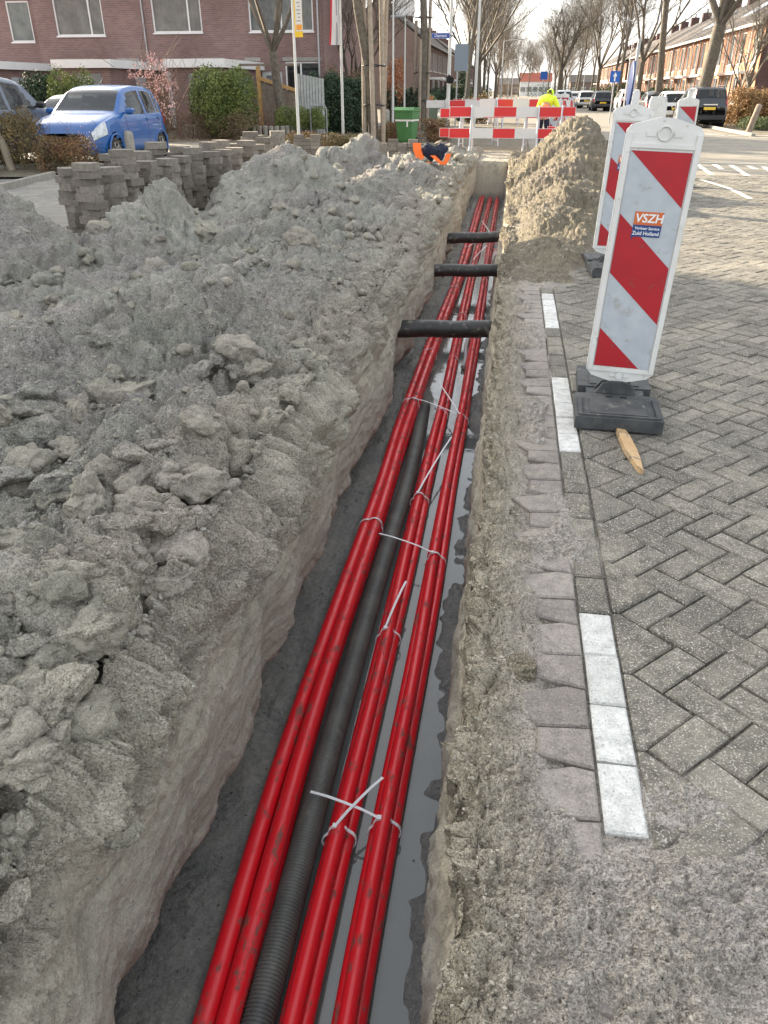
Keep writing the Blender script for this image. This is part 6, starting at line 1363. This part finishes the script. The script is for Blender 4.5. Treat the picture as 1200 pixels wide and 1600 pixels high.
YG = LF('yellow_green_leaf', (.17, .20, .045), (.085, .125, .035)); DG = LF('dark_green_leaf', (.028, .055, .028), (.045, .08, .04)); MG = LF('mid_green_leaf', (.07, .10, .035), (.12, .14, .055)); PK = LF('pink_blossom', (.62, .40, .38), (.46, .28, .26)); OR2 = LF('rust_leaf', (.46, .18, .075), (.30, .14, .06)); BEE = LF('beech_leaf', (.36, .20, .085), (.22, .15, .06)); BRN = LF('brown_leaf', (.16, .11, .07), (.22, .15, .09))
shrub('barberry_bush', 'brownish barberry bush in the bed at the left edge, in front of the dark car', 'bush', -40, 56, 166, 16.9, BARB, 9000, .022, 1, depth=1.2, stem=STM, nb=4, low=.12)
shrub('barberry_bush', 'lower barberry bush in front of the blue hatchback bonnet', 'bush', 50, 140, 210, 16.6, BARB2, 9000, .020, 2, depth=1.1, stem=STM, nb=5, low=.05)
shrub('barberry_bush', 'thin sprigs with pink tips sticking up before the blue bonnet', 'bush', 108, 145, 185, 16.8, PK, 200, .016, 3, depth=.5, stem=STM, nb=3, low=.4, thr=.2)
mg = shrub('magnolia', 'small magnolia with pale pink blossom behind the blue car', 'tree', 205, 266, 80, 27.5, PK, 1500, .040, 4, depth=1.6, stem=None, nb=5, low=.34, thr=.22, nsc=3.5)
stems('trunk', STM, mg, -.15, .15, -.15, .15, 2.6, 40, 5, r=.020, spread=.26)
shrub('conifer_bush', 'big round yellow-green conifer bush in front of the brick shed', 'bush', 299, 389, 103, 30.0, YG, 26000, .040, 6, nb=3, low=.10, thr=-.45, nsc=2.6)
shrub('conifer_bush', 'dark green conifer hedge behind the dark and blue cars', 'bush', 30, 92, 108, 28.5, DG, 9000, .045, 7, depth=1.0, nb=3, low=.05, thr=-.5)
shrub('conifer_bush', 'lighter feathery conifer just left of the blue car roof', 'bush', 78, 134, 103, 28.0, YG, 9000, .040, 8, depth=1.2, nb=3, low=.05, thr=-.4)
shrub('twiggy_hedge', 'brown leafless hedge along the front garden behind the blue car', 'hedge', 262, 400, 168, 29.3, BRN, 9000, .024, 9, depth=1.2, stem=STM, nb=7, low=.05, thr=-.2)
shrub('dogwood_bush', 'red-stemmed dogwood in the raised bed beside the garden tree', 'bush', 385, 442, 160, 31.4, BRN, 900, .02, 10, depth=1.0, stem=RSTM, nb=4, low=.1)
shrub('garden_shrub', 'bright yellow-green shrub in the raised bed behind the banner pole', 'bush', 432, 512, 166, 31.2, YG, 12000, .028, 11, depth=1.3, nb=5, low=.0, thr=-.35, z=.25)
shrub('tall_hedge', 'tall dark green hedge at the corner garden, behind the flagpole', 'hedge', 476, 574, 116, 34.2, DG, 30000, .050, 12, depth=1.4, nb=6, low=.0, thr=-.6)
shrub('tall_hedge', 'brown-green top growth of the hedge against the purple brick wall', 'hedge', 505, 574, 104, 35.3, BRN, 6000, .04, 13, depth=1.0, nb=4, low=.25, thr=-.2)
shrub('garden_shrub', 'dark evergreen shrubs between the two staked trees', 'bush', 600, 662, 140, 38, DG, 14000, .055, 14, depth=1.6, nb=5, low=.0, thr=-.5)
shrub('rust_leaved_bush', 'small bush with orange-brown leaves before the blank gable', 'bush', 602, 630, 92, 36.5, OR2, 1400, .045, 15, depth=.9, stem=STM, nb=3, low=.45, thr=.1)
lowh = [(446, 512, 206, 24.9, BARB2, 'left'), (505, 575, 206, 25.3, BARB, 'middle'), (592, 622, 190, 28.4, BARB2, 'right')]
for i, (a_0, b_0, t_, Y_, mt, w_) in enumerate(lowh): shrub('low_hedge', f'{w_} piece of the low yellowish hedge on the verge by the trees', 'hedge', a_0, b_0, t_, Y_, mt, 7000, .022, 20 + i, depth=1.2, nb=5, low=.0, stem=STM, thr=-.3, group='low verge hedges')
shrub('rose_bush', 'low reddish shrub right of the green bin, under the second tree', 'bush', 650, 704, 184, 29.2, BARB2, 7000, .026, 24, depth=1.5, nb=4, low=.0, stem=STM, thr=-.2)
shrub('columnar_yew', 'dark narrow evergreen behind the grey sign board', 'bush', 716, 729, 112, 48, DG, 4000, .05, 25, depth=.6, nb=2, low=.0, thr=-.7)
shrub('garden_shrub', 'straw-coloured shrub beside the short wooden post', 'bush', 728, 764, 146, 46, BARB, 5000, .05, 26, depth=1.5, nb=4, low=.0, thr=-.3)
shrub('garden_shrub', 'pinkish brown rounded shrub by the small bin', 'bush', 661, 678, 150, 50, OR2, 2500, .04, 27, depth=1.0, nb=3, low=.0, thr=-.4)
shrub('beech_hedge', 'sunlit orange-brown beech hedge right of the black car', 'hedge', 1140, 1262, 132, 46.5, BEE, 26000, .050, 28, depth=2.0, stem=STM, nb=7, low=.0, thr=-.35)
shrub('low_hedge', 'low dark green clipped hedge behind the tilted bollard', 'hedge', 1163, 1290, 178, 39.6, MG, 14000, .030, 29, depth=1.4, nb=6, low=.0, thr=-.6, h=.55)
for i, (x, y, w, h, mt) in enumerate(((-7.9, 58, 1.6, 1.6, DG), (-7.6, 70, 2, 1.3, MG), (-7.8, 84, 2, 1.8, DG), (-7.5, 98, 2, 2.0, DG), (-7.4, 115, 3, 2.2, MG), (-6.5, 150, 4, 2.5, DG))):
    shrub('garden_hedge', f'{OR_[i]} dark hedge, nearest first, before the grey terrace', 'hedge', 0, 0, 0, y, mt, 3500, .08, 40 + i, depth=4, h=h, nb=3, low=0, x0=x - w / 2, x1=x + w / 2, thr=-.5, group='front hedges on the left')
for i, (x, y, w, h, mt) in enumerate(((12.3, 60, 2, 1.1, BEE), (12, 68, 2, 1.5, MG), (12.3, 77, 2, 1.8, DG), (12, 90, 2, 1.6, DG), (11.8, 104, 2, 2.2, DG), (11.5, 122, 3, 2.0, MG), (8.5, 200, 12, 3, DG), (-2.5, 215, 5, 3, BRN))):
    shrub('garden_hedge', f'{OR_[i]} hedge, nearest first, before the orange terrace' if i < 6 else ['wide dark hedge closing the end of the street', 'brown thicket at the far end left of the red roof'][i - 6], 'hedge', 0, 0, 0, y, mt, 4000, .09, 60 + i, depth=4, h=h, nb=3, low=0, x0=x - w / 2, x1=x + w / 2, thr=-.5, group='front hedges on the right' if i < 6 else None)
# fallen leaves and winter grass on verges
def litter(name, x0, x1, y0, y1, n, mat, seed, label, size=.03, z=.012):
    rg = np.random.RandomState(seed); c = np.stack([rg.uniform(x0, x1, n), rg.uniform(y0, y1, n), rg.uniform(z, z + .02, n)], 1); a = rg.normal(size=(n, 3)); a[:, 2] *= .25; a /= np.linalg.norm(a, axis=1, keepdims=True); b = np.cross(a, rg.normal(size=(n, 3)) * .2 + np.array([0, 0, 1])); b /= np.linalg.norm(b, axis=1, keepdims=True)
    s = size * rg.uniform(.5, 1.3, (n, 1)); V = np.stack([c - a * s, c + b * s * .6, c + a * s, c - b * s * .6], 1).reshape(-1, 3); tag(link_mesh(name, V, np.arange(n * 4).reshape(n, 4), mat), label, 'leaves', kind='stuff')
litter('fallen_leaves', -16.5, -8.5, 27.6, 30.4, 5000, BRN, 1, 'brown leaf litter under the garden hedge')
litter('fallen_leaves', 9.3, 15, 41, 47, 5000, BEE, 2, 'rusty leaf litter beside the beech hedge')
litter('fallen_leaves', -12.5, -9.5, 15.6, 17.6, 1500, BRN, 3, 'leaf litter in the bed by the leaning stake', .02)
litter('grass', -12.5, -10.0, 14.6, 16.2, 2500, MG, 4, 'short grass by the leaning stake at the left edge', .02)
tag(link_mesh('planting_bed', [(-14, 14.3, .03), (-9.6, 15.2, .03), (-8.9, 17.8, .03), (-14, 17.8, .03)], [(0, 1, 2, 3)], BARE), kind='structure')

# ================================================================ WORKER
def skin(name, pts, edges, rad, mat, parent, sub=2, root=0):
    me = bpy.data.meshes.new(name); me.from_pydata(pts, edges, []); o = bpy.data.objects.new(name, me); COL.objects.link(o)
    sk = o.modifiers.new('s', 'SKIN'); sb = o.modifiers.new('u', 'SUBSURF'); sb.levels = sub; sb.render_levels = sub
    lay = me.skin_vertices[0].data if me.skin_vertices else None
    if lay is None:
        import bmesh
        bm = bmesh.new(); bm.from_mesh(me); bm.verts.layers.skin.verify(); bm.to_mesh(me); bm.free(); lay = me.skin_vertices[0].data
    for i, r in enumerate(rad): lay[i].radius = (r, r) if not isinstance(r, tuple) else r; lay[i].use_root = i == root
    dg = bpy.context.evaluated_depsgraph_get(); m2 = bpy.data.meshes.new_from_object(o.evaluated_get(dg)); bpy.data.objects.remove(o)
    m2.materials.clear(); m2.materials.append(mat); m2.polygons.foreach_set('use_smooth', np.ones(len(m2.polygons), bool)); q = bpy.data.objects.new(name, m2); COL.objects.link(q); q.parent = parent; return q
def worker():
    p = atY(852, 160, 26.0); r = thing('person', 'worker bending forward in a yellow and orange high-visibility jacket behind the barriers', 'person', (p[0], 26.0, -.04), R(158)); r.scale = (.88, .88, 1.0)
    SK = M('skin', (.42, .24, .17), rough=.6); YEL = M('hivis_yellow', (.62, .85, .04), rough=.8); ORA = M('hivis_orange', (.90, .20, .07), rough=.8); NV = M('navy_trousers', (.015, .02, .045), rough=.9)
    P = [(0, .05, .93), (0, -.06, 1.12), (0, -.24, 1.30), (0, -.33, 1.40), (0, -.42, 1.46), (0, -.48, 1.52)]; E_ = [(0, 1), (1, 2), (2, 3), (3, 4), (4, 5)]; Ra = [.13, .125, .14, .055, .085, .07]
    def chain(st, pts, ra):
        a = st
        for q, q_r in zip(pts, ra): P.append(q); Ra.append(q_r); E_.append((a, len(P) - 1)); a = len(P) - 1
        return a
    for s in (-1, 1):
        a = chain(2, [(s * .19, -.26, 1.34), (s * .33, -.32, 1.12), (s * .27, -.44, .92), (s * .21, -.47, .85)], [.055, .045, .033, .034])
        for k, (dx, l) in enumerate(((-.03, .06), (-.01, .08), (.01, .085), (.03, .075), (-.045, .045))): chain(a, [(s * .21 + dx, -.47 - (.01 if k < 4 else -.02), .80), (s * .21 + dx * 1.1, -.46, .80 - l * .6)], [.010, .008])
        chain(0, [(s * .10, .0, .88), (s * .13, -.04, .50), (s * .14, .03, .10), (s * .15, -.13, .04)], [.10, .065, .045, .035])
    skin('body', P, E_, Ra, SK, r)
    # jacket: yellow shoulders and sleeves, orange lower part
    P2 = [(0, -.10, 1.17), (0, -.22, 1.32), (0, -.30, 1.42)]; E2 = [(0, 1), (1, 2)]; R2 = [(.23, .20), (.25, .20), .13]
    for s in (-1, 1):
        n = len(P2); P2 += [(s * .22, -.26, 1.35), (s * .35, -.32, 1.12), (s * .28, -.43, .95)]; E2 += [(1, n), (n, n + 1), (n + 1, n + 2)]; R2 += [.105, .085, .065]
    skin('jacket', P2, E2, R2, YEL, r, root=1)
    skin('jacket_hem', [(0, .05, .85), (0, .02, 1.02), (0, -.10, 1.20)], [(0, 1), (1, 2)], [(.25, .21), (.24, .20), (.225, .19)], ORA, r)
    for s in (-1, 1): skin('trouser_leg', [(s * .10, .0, .90), (s * .13, -.04, .50), (s * .145, .02, .12)], [(0, 1), (1, 2)], [.12, .085, .07], NV, r); skin('boot', [(s * .15, .05, .06), (s * .15, -.16, .04)], [(0, 1)], [.06, .045], BLKP, r, 1)
    hb_ = MB(); hb_.lathe([(.001, .13), (.06, .12), (.105, .07), (.115, .0), (.10, -.06)], (0, 0, 0), 14); hb_.build('hood', YEL, r, loc=(0, -.42, 1.50)).rotation_euler = (R(70), 0, 0)
    MB().lathe([(.001, .04), (.05, .035), (.065, .0)], (0, 0, 0), 10).build('collar_gap', NV, r, loc=(-.05, -.22, 1.555)).rotation_euler = (R(10), 0, 0)
worker()
